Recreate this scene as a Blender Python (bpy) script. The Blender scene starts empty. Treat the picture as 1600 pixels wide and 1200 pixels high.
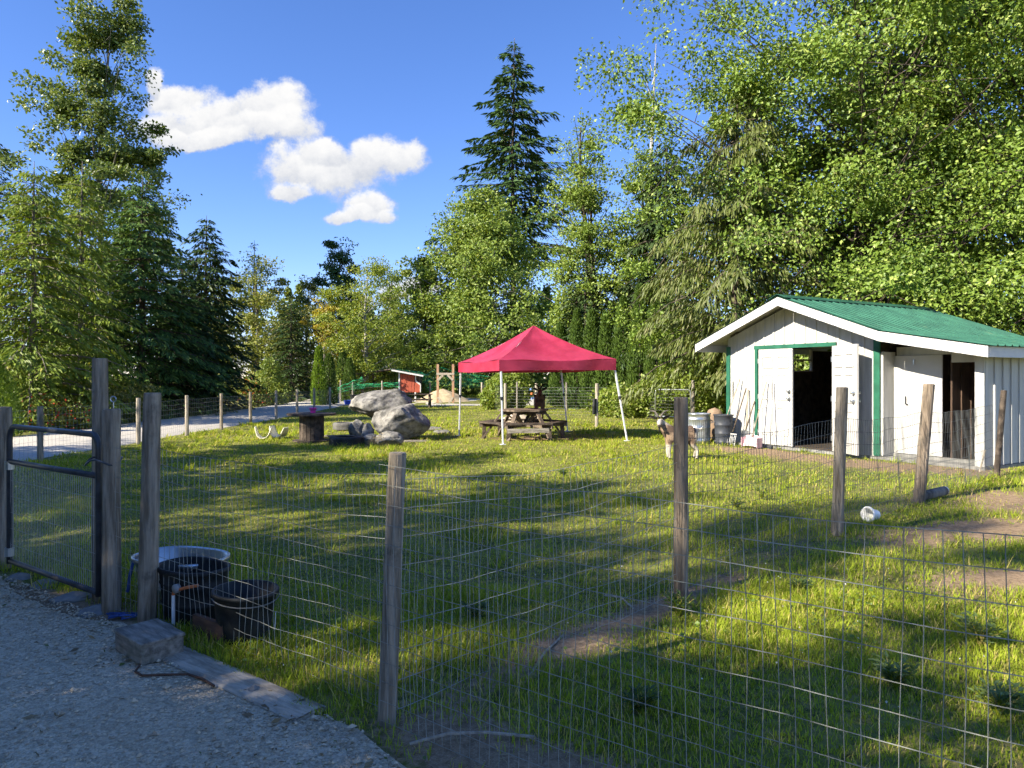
import bpy, math, random
import numpy as np
from mathutils import Vector, Matrix, noise as mnoise

R = math.radians
scene = bpy.context.scene
col = scene.collection

# ------------------------------------------------------------------ camera, sky, sun, exposure
CAMZ, FPX, HOR = 1.45, 1110.0, 590.0          # eye height, focal length and horizon row in photo pixels (1600x1200)
cam_d = bpy.data.cameras.new('camera')
cam_d.sensor_width = 36.0
cam_d.lens = 36.0 * FPX / 1600.0
cam_d.shift_y = -(600.0 - HOR) / 1600.0
cam_d.clip_start, cam_d.clip_end = 0.05, 3000.0
cam = bpy.data.objects.new('camera', cam_d)
cam.location = (0, 0, CAMZ)
cam.rotation_euler = (R(90), 0, 0)
col.objects.link(cam)
scene.camera = cam

SUN_EL, SUN_AZ = R(32.0), math.atan2(-0.52, -0.854)        # towards the sun: left and a little behind the camera
SUN = Vector((math.cos(SUN_AZ) * math.cos(SUN_EL), math.sin(SUN_AZ) * math.cos(SUN_EL), math.sin(SUN_EL)))
sun_d = bpy.data.lights.new('sun', 'SUN')
sun_d.energy, sun_d.angle, sun_d.color = 5.0, R(0.55), (1.0, 0.91, 0.74)
sun = bpy.data.objects.new('sun', sun_d)
sun.rotation_euler = SUN.to_track_quat('Z', 'Y').to_euler()
col.objects.link(sun)

world = bpy.data.worlds.new('World')
scene.world = world
world.use_nodes = True
vs = scene.view_settings
vs.view_transform, vs.look, vs.exposure, vs.gamma = 'Standard', 'None', 1.32, 1.0
vs.use_curve_mapping = False
cy = scene.cycles
cy.use_denoising = True
cy.max_bounces, cy.diffuse_bounces, cy.glossy_bounces = 4, 2, 2
cy.transmission_bounces, cy.transparent_max_bounces = 3, 6
cy.use_adaptive_sampling = True
cy.adaptive_threshold = 0.014
cy.adaptive_min_samples = 24
cy.use_light_tree = False
cy.debug_use_spatial_splits = False
world.cycles.sampling_method = 'MANUAL'
world.cycles.sample_map_resolution = 512
cy.caustics_reflective = cy.caustics_refractive = False


class NT:
    """small node-tree writer"""
    def __init__(s, tree):
        s.t, s.n, s.l = tree, tree.nodes, tree.links
    def new(s, typ, **kw):
        nd = s.n.new(typ)
        for k, v in kw.items():
            setattr(nd, k, v)
        return nd
    def put(s, sock, v):
        if hasattr(v, 'is_linked') or isinstance(v, bpy.types.NodeSocket):
            s.l.new(v, sock)
        else:
            sock.default_value = v
    def math(s, op, a, b=None, c=None, clamp=False):
        nd = s.new('ShaderNodeMath', operation=op, use_clamp=clamp)
        for i, v in enumerate((a, b, c)):
            if v is not None:
                s.put(nd.inputs[i], v)
        return nd.outputs[0]
    def mix(s, f, a, b, blend='MIX'):
        nd = s.new('ShaderNodeMix', data_type='RGBA', blend_type=blend)
        s.put(nd.inputs[0], f); s.put(nd.inputs[6], a); s.put(nd.inputs[7], b)
        return nd.outputs[2]
    def noise(s, vec, scale, detail=4, rough=.55, dist=0.0):
        nd = s.new('ShaderNodeTexNoise')
        if vec is not None:
            s.l.new(vec, nd.inputs['Vector'])
        nd.inputs['Scale'].default_value = scale
        nd.inputs['Detail'].default_value = detail
        nd.inputs['Roughness'].default_value = rough
        nd.inputs['Distortion'].default_value = dist
        return nd
    def ramp(s, f, lo, hi):
        nd = s.new('ShaderNodeMapRange', interpolation_type='SMOOTHSTEP')
        s.put(nd.inputs[0], f); nd.inputs[1].default_value = lo; nd.inputs[2].default_value = hi
        return nd.outputs[0]


def c4(c):
    return (c[0], c[1], c[2], 1.0)


def build_sky():
    t = NT(world.node_tree)
    for nd in list(t.n):
        t.n.remove(nd)
    out = t.new('ShaderNodeOutputWorld')
    bg = t.new('ShaderNodeBackground')
    sky = t.new('ShaderNodeTexSky', sky_type='NISHITA')
    sky.sun_disc = False
    sky.sun_elevation = SUN_EL
    sky.sun_rotation = math.atan2(SUN.x, SUN.y)
    sky.altitude, sky.air_density, sky.dust_density, sky.ozone_density = 600.0, 1.0, 0.05, 2.6
    tc = t.new('ShaderNodeTexCoord')
    sep = t.new('ShaderNodeSeparateXYZ')
    t.l.new(tc.outputs['Generated'], sep.inputs[0])
    X, Y, Z = sep.outputs
    ok = t.math('GREATER_THAN', Y, 0.15)
    Ys = t.math('MAXIMUM', Y, 0.15)
    u = t.math('DIVIDE', X, Ys)
    w = t.math('DIVIDE', Z, Ys)
    cmb = t.new('ShaderNodeCombineXYZ')
    t.l.new(u, cmb.inputs[0]); t.l.new(w, cmb.inputs[1])
    n1 = t.noise(cmb.outputs[0], 9.0, 7, .58)
    n2 = t.noise(cmb.outputs[0], 20.0, 9, .68)
    nsep = t.new('ShaderNodeSeparateColor')
    t.l.new(n1.outputs['Color'], nsep.inputs[0])
    du = t.math('MULTIPLY', t.math('SUBTRACT', nsep.outputs[0], .5), .085)
    dw = t.math('MULTIPLY', t.math('SUBTRACT', nsep.outputs[1], .5), .075)
    u2, w2 = t.math('ADD', u, du), t.math('ADD', w, dw)
    # sky directions of the puffs (photo columns and rows turned into slopes), radii likewise
    puffs = [(285, 150, 62, 34), (268, 196, 70, 34), (345, 190, 80, 42), (425, 170, 72, 48), (452, 196, 50, 34), (395, 205, 70, 26), (325, 215, 80, 18),
             (470, 262, 74, 34), (540, 262, 92, 46), (590, 240, 66, 44), (630, 245, 44, 34), (455, 292, 44, 16), (505, 230, 40, 26),
             (575, 322, 46, 26), (545, 334, 36, 14), (600, 336, 24, 14), (245, 120, 20, 26),
             (640, 455, 60, 16), (560, 470, 30, 10)]
    field = None
    top = None
    for px, py, rx, ry in puffs:
        rx, ry = rx * 1.03, ry * 1.04
        a = t.math('MULTIPLY', t.math('SUBTRACT', u2, (px - 800) / FPX), FPX / rx)
        b = t.math('MULTIPLY', t.math('SUBTRACT', w2, (HOR - py) / FPX), FPX / ry)
        q = t.math('ADD', t.math('MULTIPLY', a, a), t.math('MULTIPLY', b, b))
        f = t.math('SUBTRACT', 1.0, q)
        field = f if field is None else t.math('SMOOTH_MAX', field, f, .35)
        top = b if top is None else t.math('ADD', top, t.math('MULTIPLY', t.math('SUBTRACT', b, top), t.ramp(f, -.1, .5)))
    fz = t.math('ADD', field, t.math('MULTIPLY', t.math('SUBTRACT', n2.outputs[0], .5), 2.2))
    mask = t.math('MULTIPLY', t.ramp(fz, -.05, .72), ok)
    body = t.math('ADD', t.math('MULTIPLY', top, .42), t.math('MULTIPLY', t.math('SUBTRACT', n2.outputs[0], .45), 1.6))
    shade = t.ramp(body, -.7, .55)
    cc = t.mix(shade, c4((2.5, 2.64, 2.95)), c4((4.3, 4.25, 4.15)))
    hsv = t.new('ShaderNodeHueSaturation')
    hsv.inputs['Saturation'].default_value = 1.16
    hsv.inputs['Value'].default_value = 0.92
    t.l.new(sky.outputs[0], hsv.inputs['Color'])
    tint = t.mix(1.0, hsv.outputs[0], c4((.95, .92, 1.18)), 'MULTIPLY')
    t.l.new(t.mix(t.math('MULTIPLY', mask, .97), tint, cc), bg.inputs[0])
    bg.inputs[1].default_value = 0.096
    t.l.new(bg.outputs[0], out.inputs[0])


build_sky()

# ------------------------------------------------------------------ materials
MATS = {}


def M(name, colr, rough=.75, var=.2, scale=6.0, col2=None, bump=0.0, bscale=30.0, spec=.3, metal=0.0, stretch=(1, 1, 1), detail=5, lo=.3, hi=.7,
      trans=0.0, dirt=None, dscale=2.0, dlo=.5, dhi=.75):
    if name in MATS:
        return MATS[name]
    m = bpy.data.materials.new(name)
    m.use_nodes = True
    t = NT(m.node_tree)
    b = t.n['Principled BSDF']
    tc = t.new('ShaderNodeTexCoord')
    mp = t.new('ShaderNodeMapping')
    mp.inputs['Scale'].default_value = stretch
    t.l.new(tc.outputs['Object'], mp.inputs[0])
    n = t.noise(mp.outputs[0], scale, detail, .6)
    a = tuple(max(0, x * (1 - var)) for x in colr)
    c = col2 if col2 else tuple(min(1, x * (1 + var)) for x in colr)
    out = t.mix(t.ramp(n.outputs[0], lo, hi), c4(a), c4(c))
    if dirt:
        n3 = t.noise(tc.outputs['Object'], dscale, 6, .65)
        out = t.mix(t.ramp(n3.outputs[0], dlo, dhi), out, c4(dirt))
    t.l.new(out, b.inputs['Base Color'])
    b.inputs['Roughness'].default_value = rough
    b.inputs['Specular IOR Level'].default_value = spec
    b.inputs['Metallic'].default_value = metal
    if bump:
        nb = t.noise(mp.outputs[0], bscale, 6, .65)
        bp = t.new('ShaderNodeBump')
        bp.inputs['Strength'].default_value = bump
        bp.inputs['Distance'].default_value = .02
        t.l.new(nb.outputs[0], bp.inputs['Height'])
        t.l.new(bp.outputs[0], b.inputs['Normal'])
    if trans:
        tr = t.new('ShaderNodeBsdfTranslucent')
        t.l.new(out, tr.inputs[0])
        mx = t.new('ShaderNodeMixShader')
        mx.inputs[0].default_value = trans
        t.l.new(b.outputs[0], mx.inputs[1]); t.l.new(tr.outputs[0], mx.inputs[2])
        t.l.new(mx.outputs[0], t.n['Material Output'].inputs[0])
    MATS[name] = m
    return m


def leaf_mat(name, dark, light, odd=None, trans=.35, nscale=.6, rough=.5, spec=.35, oddamt=.12):
    if name in MATS:
        return MATS[name]
    m = bpy.data.materials.new(name)
    m.use_nodes = True
    t = NT(m.node_tree)
    t.n.remove(t.n['Principled BSDF'])
    g = t.new('ShaderNodeNewGeometry')
    tc = t.new('ShaderNodeTexCoord')
    n = t.noise(tc.outputs['Object'], nscale, 2, .6)
    rnd = g.outputs['Random Per Island']
    f = t.math('ADD', t.math('MULTIPLY', rnd, .6), t.math('MULTIPLY', t.ramp(n.outputs[0], .3, .7), .4))
    cc = t.mix(f, c4(dark), c4(light))
    if odd:
        r2 = t.math('FRACT', t.math('MULTIPLY', rnd, 17.31))
        cc = t.mix(t.math('LESS_THAN', r2, oddamt), cc, c4(odd))
    df = t.new('ShaderNodeBsdfDiffuse')
    t.l.new(cc, df.inputs[0])
    sh_ = df.outputs[0]
    if trans:
        tr = t.new('ShaderNodeBsdfTranslucent')
        t.l.new(t.mix(1.0, cc, c4((1.25, 1.15, .5)), 'MULTIPLY'), tr.inputs[0])
        mx = t.new('ShaderNodeMixShader')
        mx.inputs[0].default_value = trans
        t.l.new(sh_, mx.inputs[1]); t.l.new(tr.outputs[0], mx.inputs[2])
        sh_ = mx.outputs[0]
    if spec > .3:
        gl = t.new('ShaderNodeBsdfGlossy')
        gl.inputs['Roughness'].default_value = rough
        mx = t.new('ShaderNodeMixShader')
        mx.inputs[0].default_value = spec * .09
        t.l.new(sh_, mx.inputs[1]); t.l.new(gl.outputs[0], mx.inputs[2])
        sh_ = mx.outputs[0]
    t.l.new(sh_, t.n['Material Output'].inputs[0])
    MATS[name] = m
    return m


POSTW = M('post_wood', (.21, .17, .12), .9, .35, 3.0, col2=(.45, .38, .29), bump=.9, bscale=9, stretch=(9, 9, .8), lo=.3, hi=.72, dirt=(.07, .065, .05), dscale=5, dlo=.55, dhi=.8)
PALEW = M('pale_post_wood', (.34, .29, .22), .9, .3, 3.0, col2=(.48, .42, .33), bump=.5, bscale=9, stretch=(9, 9, .8))
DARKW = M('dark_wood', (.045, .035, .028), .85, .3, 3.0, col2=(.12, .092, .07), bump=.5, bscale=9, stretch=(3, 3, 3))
TABLEW = M('table_wood', (.10, .075, .055), .85, .3, 3.0, col2=(.21, .165, .12), bump=.5, bscale=9, stretch=(2, 6, 6))
GREYW = M('grey_timber', (.20, .175, .14), .92, .3, 4.0, col2=(.40, .36, .30), bump=.8, bscale=14, stretch=(1.2, 7, 7), dirt=(.10, .105, .06), dscale=4)
WIRE = M('galvanised_wire', (.30, .31, .28), .5, .3, 12, spec=.4, metal=.3)
WIREL = M('bright_wire', (.45, .46, .44), .45, .2, 12, spec=.5, metal=.4)
WIRED = M('weathered_wire', (.13, .135, .13), .6, .3, 9, spec=.3, metal=.2)
GALV = M('galvanised_steel', (.50, .53, .55), .34, .18, 7, metal=.85, bump=.05, bscale=20)
DARKST = M('dark_painted_steel', (.045, .047, .052), .4, .4, 10, spec=.5, dirt=(.16, .16, .16), dscale=6, dlo=.58, dhi=.72)
BLACKR = M('black_rubber', (.010, .011, .012), .6, .4, 8, col2=(.03, .032, .032), bump=.2, bscale=25, dirt=(.07, .068, .06), dscale=5, dlo=.6, dhi=.85)
WPAINT = M('white_paint', (.43, .425, .40), .6, .06, 3, col2=(.51, .505, .48), bump=.08, bscale=30, stretch=(4, 4, .5), dirt=(.44, .42, .37), dscale=1.4, dlo=.52, dhi=.85)
WTRIM = M('white_trim', (.55, .545, .53), .55, .06, 3, col2=(.60, .595, .58), bump=.05, bscale=25)
GTRIM = M('green_trim', (.020, .115, .070), .5, .2, 6)
GROOF = M('green_metal_roof', (.019, .095, .060), .45, .18, 2.5, col2=(.030, .130, .080), spec=.5, dirt=(.10, .15, .085), dscale=1.6, dlo=.60, dhi=.85)
DOORW = M('door_white', (.48, .47, .45), .45, .04, 3, dirt=(.46, .43, .38), dscale=2.5, dlo=.52, dhi=.85)
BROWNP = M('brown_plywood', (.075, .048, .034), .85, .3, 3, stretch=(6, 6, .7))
REDW = M('red_boards', (.30, .062, .035), .75, .2, 4, col2=(.42, .10, .055), stretch=(6, 6, .6))
REDC = M('red_canopy_cloth', (.42, .030, .070), .45, .14, 2, col2=(.52, .050, .105), spec=.35, bump=.35, bscale=3.5, trans=.22)
WHITEM = M('white_metal', (.72, .74, .76), .4, .08, 6, spec=.5)
CREAM = M('cream_plastic', (.74, .69, .52), .45, .12, 5, spec=.4)
PINK = M('pink_plastic', (.72, .06, .40), .4, .1, 5, spec=.4)
BLUEP = M('blue_plastic', (.04, .10, .55), .4, .1, 5, spec=.4)
WHITEP = M('white_plastic', (.78, .78, .76), .4, .08, 5, spec=.4, dirt=(.45, .42, .36), dscale=12)
ORANGEP = M('orange_tape', (.55, .16, .05), .5, .2, 5)
HORN = M('horn', (.10, .085, .07), .55, .4, 20, bump=.4, bscale=60)
HOOF = M('hoof', (.03, .025, .02), .5, .3, 20)
BARK = M('grey_bark', (.13, .11, .09), .95, .4, 3, col2=(.25, .225, .19), bump=.8, bscale=6, stretch=(3, 3, .6))
BARKD = M('dark_bark', (.055, .043, .034), .95, .4, 3, col2=(.12, .095, .075), bump=.8, bscale=6, stretch=(3, 3, .6))
BARKP = M('pale_bark', (.30, .28, .25), .9, .3, 3, col2=(.46, .44, .40), bump=.5, bscale=5, stretch=(3, 3, .8), dirt=(.07, .06, .05), dscale=3)
GRANITE = M('granite', (.12, .114, .102), .9, .3, 7, col2=(.29, .274, .245), bump=.9, bscale=18, lo=.32, hi=.68, dirt=(.13, .125, .085), dscale=1.6, dlo=.52, dhi=.72)
CONC = M('concrete', (.22, .215, .20), .95, .25, 8, bump=.4, bscale=30)
SANDM = M('sand', (.40, .32, .20), .95, .2, 4, bump=.5, bscale=18)
GLASS = M('dark_glass', (.05, .06, .06), .08, .05, 2, spec=.6)
STRAW = M('straw', (.36, .27, .13), .9, .3, 20)


def net_mat():
    m = bpy.data.materials.new('green_netting')
    m.use_nodes = True
    t = NT(m.node_tree)
    b = t.n['Principled BSDF']
    b.inputs['Base Color'].default_value = (.02, .34, .14, 1)
    b.inputs['Roughness'].default_value = .6
    tc = t.new('ShaderNodeTexCoord')
    n = t.noise(tc.outputs['Object'], 2.4, 4, .6)
    tp = t.new('ShaderNodeBsdfTransparent')
    mx = t.new('ShaderNodeMixShader')
    t.l.new(t.ramp(n.outputs[0], .32, .78), mx.inputs[0])
    mx2 = t.new('ShaderNodeMixShader')
    mx2.inputs[0].default_value = .62
    t.l.new(tp.outputs[0], mx.inputs[1]); t.l.new(b.outputs[0], mx.inputs[2])
    t.l.new(tp.outputs[0], mx2.inputs[1]); t.l.new(mx.outputs[0], mx2.inputs[2])
    t.l.new(mx2.outputs[0], t.n['Material Output'].inputs[0])
    return m


NET = net_mat()

# ------------------------------------------------------------------ mesh helpers
ROOTM = {}


def raw_mesh(name, V, F, smooth=False):
    """numpy mesh: V (n,3), F (m,k) of one face size"""
    V = np.ascontiguousarray(V, dtype=np.float32)
    F = np.ascontiguousarray(F, dtype=np.int32)
    me = bpy.data.meshes.new(name)
    n, (m, k) = len(V), F.shape
    me.vertices.add(n); me.vertices.foreach_set('co', V.ravel())
    me.loops.add(m * k); me.loops.foreach_set('vertex_index', F.ravel())
    me.polygons.add(m)
    me.polygons.foreach_set('loop_start', np.arange(0, m * k, k, dtype=np.int32))
    me.update(calc_edges=True)
    me.polygons.foreach_set('use_smooth', np.full(m, smooth, dtype=bool))
    return me


def link(name, me, mat=None, parent=None):
    o = bpy.data.objects.new(name, me)
    if mat is not None and me is not None and len(me.materials) == 0:
        me.materials.append(mat)
    col.objects.link(o)
    if parent is not None:
        o.parent = parent
        ROOTM[o.name] = ROOTM.get(parent.name, Matrix())
    return o


def tag(o, label=None, cat=None, group=None, kind=None):
    if label: o['label'] = label
    if cat: o['category'] = cat
    if group: o['group'] = group
    if kind: o['kind'] = kind
    return o


def thing(name, label, cat, loc=(0, 0, 0), rz=0.0, group=None):
    o = bpy.data.objects.new(name, None)
    o.empty_display_size = .1
    o.location = loc
    o.rotation_euler = (0, 0, rz)
    col.objects.link(o)
    ROOTM[o.name] = Matrix.Translation(loc) @ Matrix.Rotation(rz, 4, 'Z')
    return tag(o, label, cat, group)


def dup(root, loc, rz, label, group=None):
    r = root.copy(); col.objects.link(r)
    r.location, r.rotation_euler = loc, (0, 0, rz)
    r['label'] = label
    if group: r['group'] = group
    ROOTM[r.name] = Matrix.Translation(loc) @ Matrix.Rotation(rz, 4, 'Z')
    for ch in list(root.children):
        c = ch.copy(); col.objects.link(c); c.parent = r
        for g in list(ch.children):
            d = g.copy(); col.objects.link(d); d.parent = c
    return r


class MB:
    def __init__(s):
        s.v, s.f = [], []
    def add(s, vs_, fs):
        b = len(s.v)
        s.v += [tuple(p) for p in vs_]
        s.f += [tuple(i + b for i in f) for f in fs]
        return s
    def box(s, c, size, rot=None):
        hx, hy, hz = (q / 2 for q in size)
        P = [Vector((x, y, z)) for x in (-hx, hx) for y in (-hy, hy) for z in (-hz, hz)]
        if rot is not None:
            P = [rot @ p for p in P]
        c = Vector(c)
        return s.add([p + c for p in P], [(0, 1, 3, 2), (4, 6, 7, 5), (0, 4, 5, 1), (2, 3, 7, 6), (0, 2, 6, 4), (1, 5, 7, 3)])
    def beam(s, a, b, w, h, up=(0, 0, 1)):
        a, b = Vector(a), Vector(b)
        d = (b - a); L = d.length; d.normalize()
        upv = Vector(up)
        if abs(d.dot(upv)) > .98:
            upv = Vector((0, 1, 0))
        sd = d.cross(upv).normalized()
        u = sd.cross(d).normalized()
        rot = Matrix((d, sd, u)).transposed()
        return s.box((a + b) / 2, (L, w, h), rot)
    def tube(s, pts, rad, n=8, cap=True, jit=0.0, seed=0):
        pts = [Vector(p) for p in pts]
        k = len(pts)
        if not hasattr(rad, '__len__'):
            rad = [rad] * k
        rg = random.Random(seed)
        vs_, fs = [], []
        ref = None
        for i, p in enumerate(pts):
            d = (pts[min(i + 1, k - 1)] - pts[max(i - 1, 0)])
            if d.length < 1e-9: d = Vector((0, 0, 1))
            d.normalize()
            if ref is None:
                ref = Vector((1, 0, 0)) if abs(d.x) < .8 else Vector((0, 1, 0))
            a = (ref - d * ref.dot(d)).normalized()
            ref = a
            b = d.cross(a)
            for j in range(n):
                th = 2 * math.pi * j / n
                r = rad[i] * (1 + (rg.uniform(-jit, jit) if jit else 0))
                vs_.append(p + a * (r * math.cos(th)) + b * (r * math.sin(th)))
        for i in range(k - 1):
            for j in range(n):
                j2 = (j + 1) % n
                fs.append((i * n + j, i * n + j2, (i + 1) * n + j2, (i + 1) * n + j))
        if cap:
            fs.append(tuple(reversed(range(n))))
            fs.append(tuple((k - 1) * n + j for j in range(n)))
        return s.add(vs_, fs)
    def lathe(s, prof, n=24, sx=1.0, sy=1.0, c=(0, 0, 0)):
        vs_, fs = [], []
        k = len(prof)
        for r, z in prof:
            for j in range(n):
                th = 2 * math.pi * j / n
                vs_.append((c[0] + r * sx * math.cos(th), c[1] + r * sy * math.sin(th), c[2] + z))
        for i in range(k - 1):
            for j in range(n):
                j2 = (j + 1) % n
                fs.append((i * n + j, i * n + j2, (i + 1) * n + j2, (i + 1) * n + j))
        if prof[0][0] > 1e-6: fs.append(tuple(reversed(range(n))))
        if prof[-1][0] > 1e-6: fs.append(tuple((k - 1) * n + j for j in range(n)))
        return s.add(vs_, fs)
    def prism(s, poly, axis, a, b):
        """polygon in two axes extruded along the third from a to b"""
        ax = 'xyz'.index(axis)
        oth = [i for i in range(3) if i != ax]
        def mk(p, q):
            r = [0, 0, 0]; r[oth[0]], r[oth[1]], r[ax] = p[0], p[1], q
            return r
        n = len(poly)
        vs_ = [mk(p, a) for p in poly] + [mk(p, b) for p in poly]
        fs = [tuple(range(n)), tuple(reversed(range(n, 2 * n)))]
        fs += [(i, i + n, (i + 1) % n + n, (i + 1) % n) for i in range(n)]
        return s.add(vs_, fs)
    def grid(s, fn, nu, nv):
        vs_ = [fn(i / nu, j / nv) for i in range(nu + 1) for j in range(nv + 1)]
        fs = [(i * (nv + 1) + j, (i + 1) * (nv + 1) + j, (i + 1) * (nv + 1) + j + 1, i * (nv + 1) + j + 1) for i in range(nu) for j in range(nv)]
        return s.add(vs_, fs)
    def mesh(s, name, inv=None, smooth=False):
        V = [inv @ Vector(p) for p in s.v] if inv is not None else s.v
        me = bpy.data.meshes.new(name)
        me.from_pydata([tuple(p) for p in V], [], s.f)
        me.update()
        me.polygons.foreach_set('use_smooth', np.full(len(me.polygons), smooth, dtype=bool))
        return me
    def build(s, name, mat, parent=None, world=False, smooth=False, bevel=0.0):
        inv = ROOTM[parent.name].inverted() if (world and parent is not None) else None
        o = link(name, s.mesh(name, inv, smooth), mat, parent)
        if bevel:
            md = o.modifiers.new('bevel', 'BEVEL'); md.width = bevel; md.segments = 2; md.limit_method = 'ANGLE'
        return o


# ------------------------------------------------------------------ ground shape and layout
def W(px, py, z=0.0):
    """the ground point (or point at height z) seen at a photo pixel"""
    d = FPX * (CAMZ - z) / (py - HOR)
    return ((px - 800.0) / FPX * d, d)


def XA(px, d):
    return (px - 800.0) / FPX * d


def vnoise(x, y, sc, seed=0):
    """smooth value noise, numpy, 0..1"""
    x = np.asarray(x, dtype=np.float64) * sc + seed * 17.3
    y = np.asarray(y, dtype=np.float64) * sc - seed * 9.1
    xi, yi = np.floor(x).astype(np.int64), np.floor(y).astype(np.int64)
    fx, fy = x - xi, y - yi
    fx, fy = fx * fx * (3 - 2 * fx), fy * fy * (3 - 2 * fy)
    def h(a, b):
        q = (a * 374761393 + b * 668265263 + seed * 974634533) & 0x7fffffff
        q = ((q ^ (q >> 13)) * 1274126177) & 0x7fffffff
        return ((q ^ (q >> 16)) & 0xffff) / 65535.0
    return (h(xi, yi) * (1 - fx) + h(xi + 1, yi) * fx) * (1 - fy) + (h(xi, yi + 1) * (1 - fx) + h(xi + 1, yi + 1) * fx) * fy


def fbm(x, y, sc, seed=0, o=4):
    s, a, t = 0, 1.0, 0
    for i in range(o):
        s = s + a * vnoise(x, y, sc * 2 ** i, seed + i); t += a; a *= .5
    return s / t


POST2, POST3 = Vector((-2.15, 4.18)), Vector((-.53, 2.98))
FDIR = (POST3 - POST2).normalized()
FNOR = Vector((-FDIR.y, FDIR.x))                      # into the paddock
SHED_O, SHED_RZ = Vector((4.8, 15.8, 0)), R(-60)


def side_of_fence(x, y):
    return (np.asarray(x) - POST2.x) * FNOR.x + (np.asarray(y) - POST2.y) * FNOR.y


def gz(x, y):
    x, y = np.asarray(x, float), np.asarray(y, float)
    z = (fbm(x, y, .35, 3, 3) - .5) * .10 + (fbm(x, y, 1.7, 5, 2) - .5) * .03
    lawn = np.clip((side_of_fence(x, y) - .05) / .5, 0, 1)
    lawn = lawn * np.clip((x + 8.0) / .6, 0, 1)
    lx = (x - SHED_O.x) * .5 + (y - SHED_O.y) * -.866
    ly = (x - SHED_O.x) * .866 + (y - SHED_O.y) * .5
    inshed = np.clip(1.6 - np.maximum(np.maximum(-lx, lx - 5.4), np.maximum(-ly, ly - 4.5)) * 2.5, 0, 1)
    return z * lawn * (1 - inshed) - .012 * inshed


def G(x, y):
    return float(gz(x, y))


def shed_pt(lx, ly, z=0.0):
    return Vector((SHED_O.x + lx * .5 + ly * .8660254, SHED_O.y - lx * .8660254 + ly * .5, z))


def dirt_amount(x, y):
    """0 lawn .. 1 bare earth"""
    x, y = np.asarray(x, float), np.asarray(y, float)
    n = fbm(x, y, .9, 11, 4)
    n2 = fbm(x, y, 2.6, 23, 3)
    def spot(cx, cy, rx, ry, rot=0.0, amp=1.0):
        c, s = math.cos(rot), math.sin(rot)
        a, b = (x - cx) * c + (y - cy) * s, -(x - cx) * s + (y - cy) * c
        return amp * np.exp(-((a / rx) ** 2 + (b / ry) ** 2))
    d = np.clip((n - .56) * 2.2, 0, 1) * .5
    p = shed_pt(1.6, -.9)
    d = d + spot(p.x, p.y, 1.15, .6, R(-60), 1.25)
    p = shed_pt(4.4, -.9)
    d = d + spot(p.x, p.y, 1.6, .9, R(-45), 1.0)
    d = d + spot(4.3, 6.6, 1.5, .4, R(20), 1.0) + spot(3.9, 5.1, 1.0, .3, R(5), 1.0) + spot(5.6, 8.2, 1.3, .6, R(40), .8)
    d = d + spot(.1, 2.6, .9, .25, R(-36), 1.2) + spot(1.0, 4.55, 1.0, .16, R(43), .6) + spot(.3, 3.7, .5, .2, R(40), .6)
    d = d + spot(-2.9, 4.45, 1.1, .28, R(-36), .9)
    d = d + spot(.6, 17.0, 1.1, .8, 0, .8) + spot(-2.6, 15.3, 1.1, .35, 0, .55)
    # trodden strip below the cross fence
    ex, ey = 1.65, 1.73
    L = math.hypot(ex, ey)
    q = ((x + .53) * ey - (y - 2.98) * ex) / L
    d = d + np.exp(-(q / .18) ** 2) * .30 * (x > -.4) * (y < 10)
    return np.clip(d * (.55 + .95 * n2), 0, 1)


def on_road(x):
    return (x < -8.25) & (x > -12.1)


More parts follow.
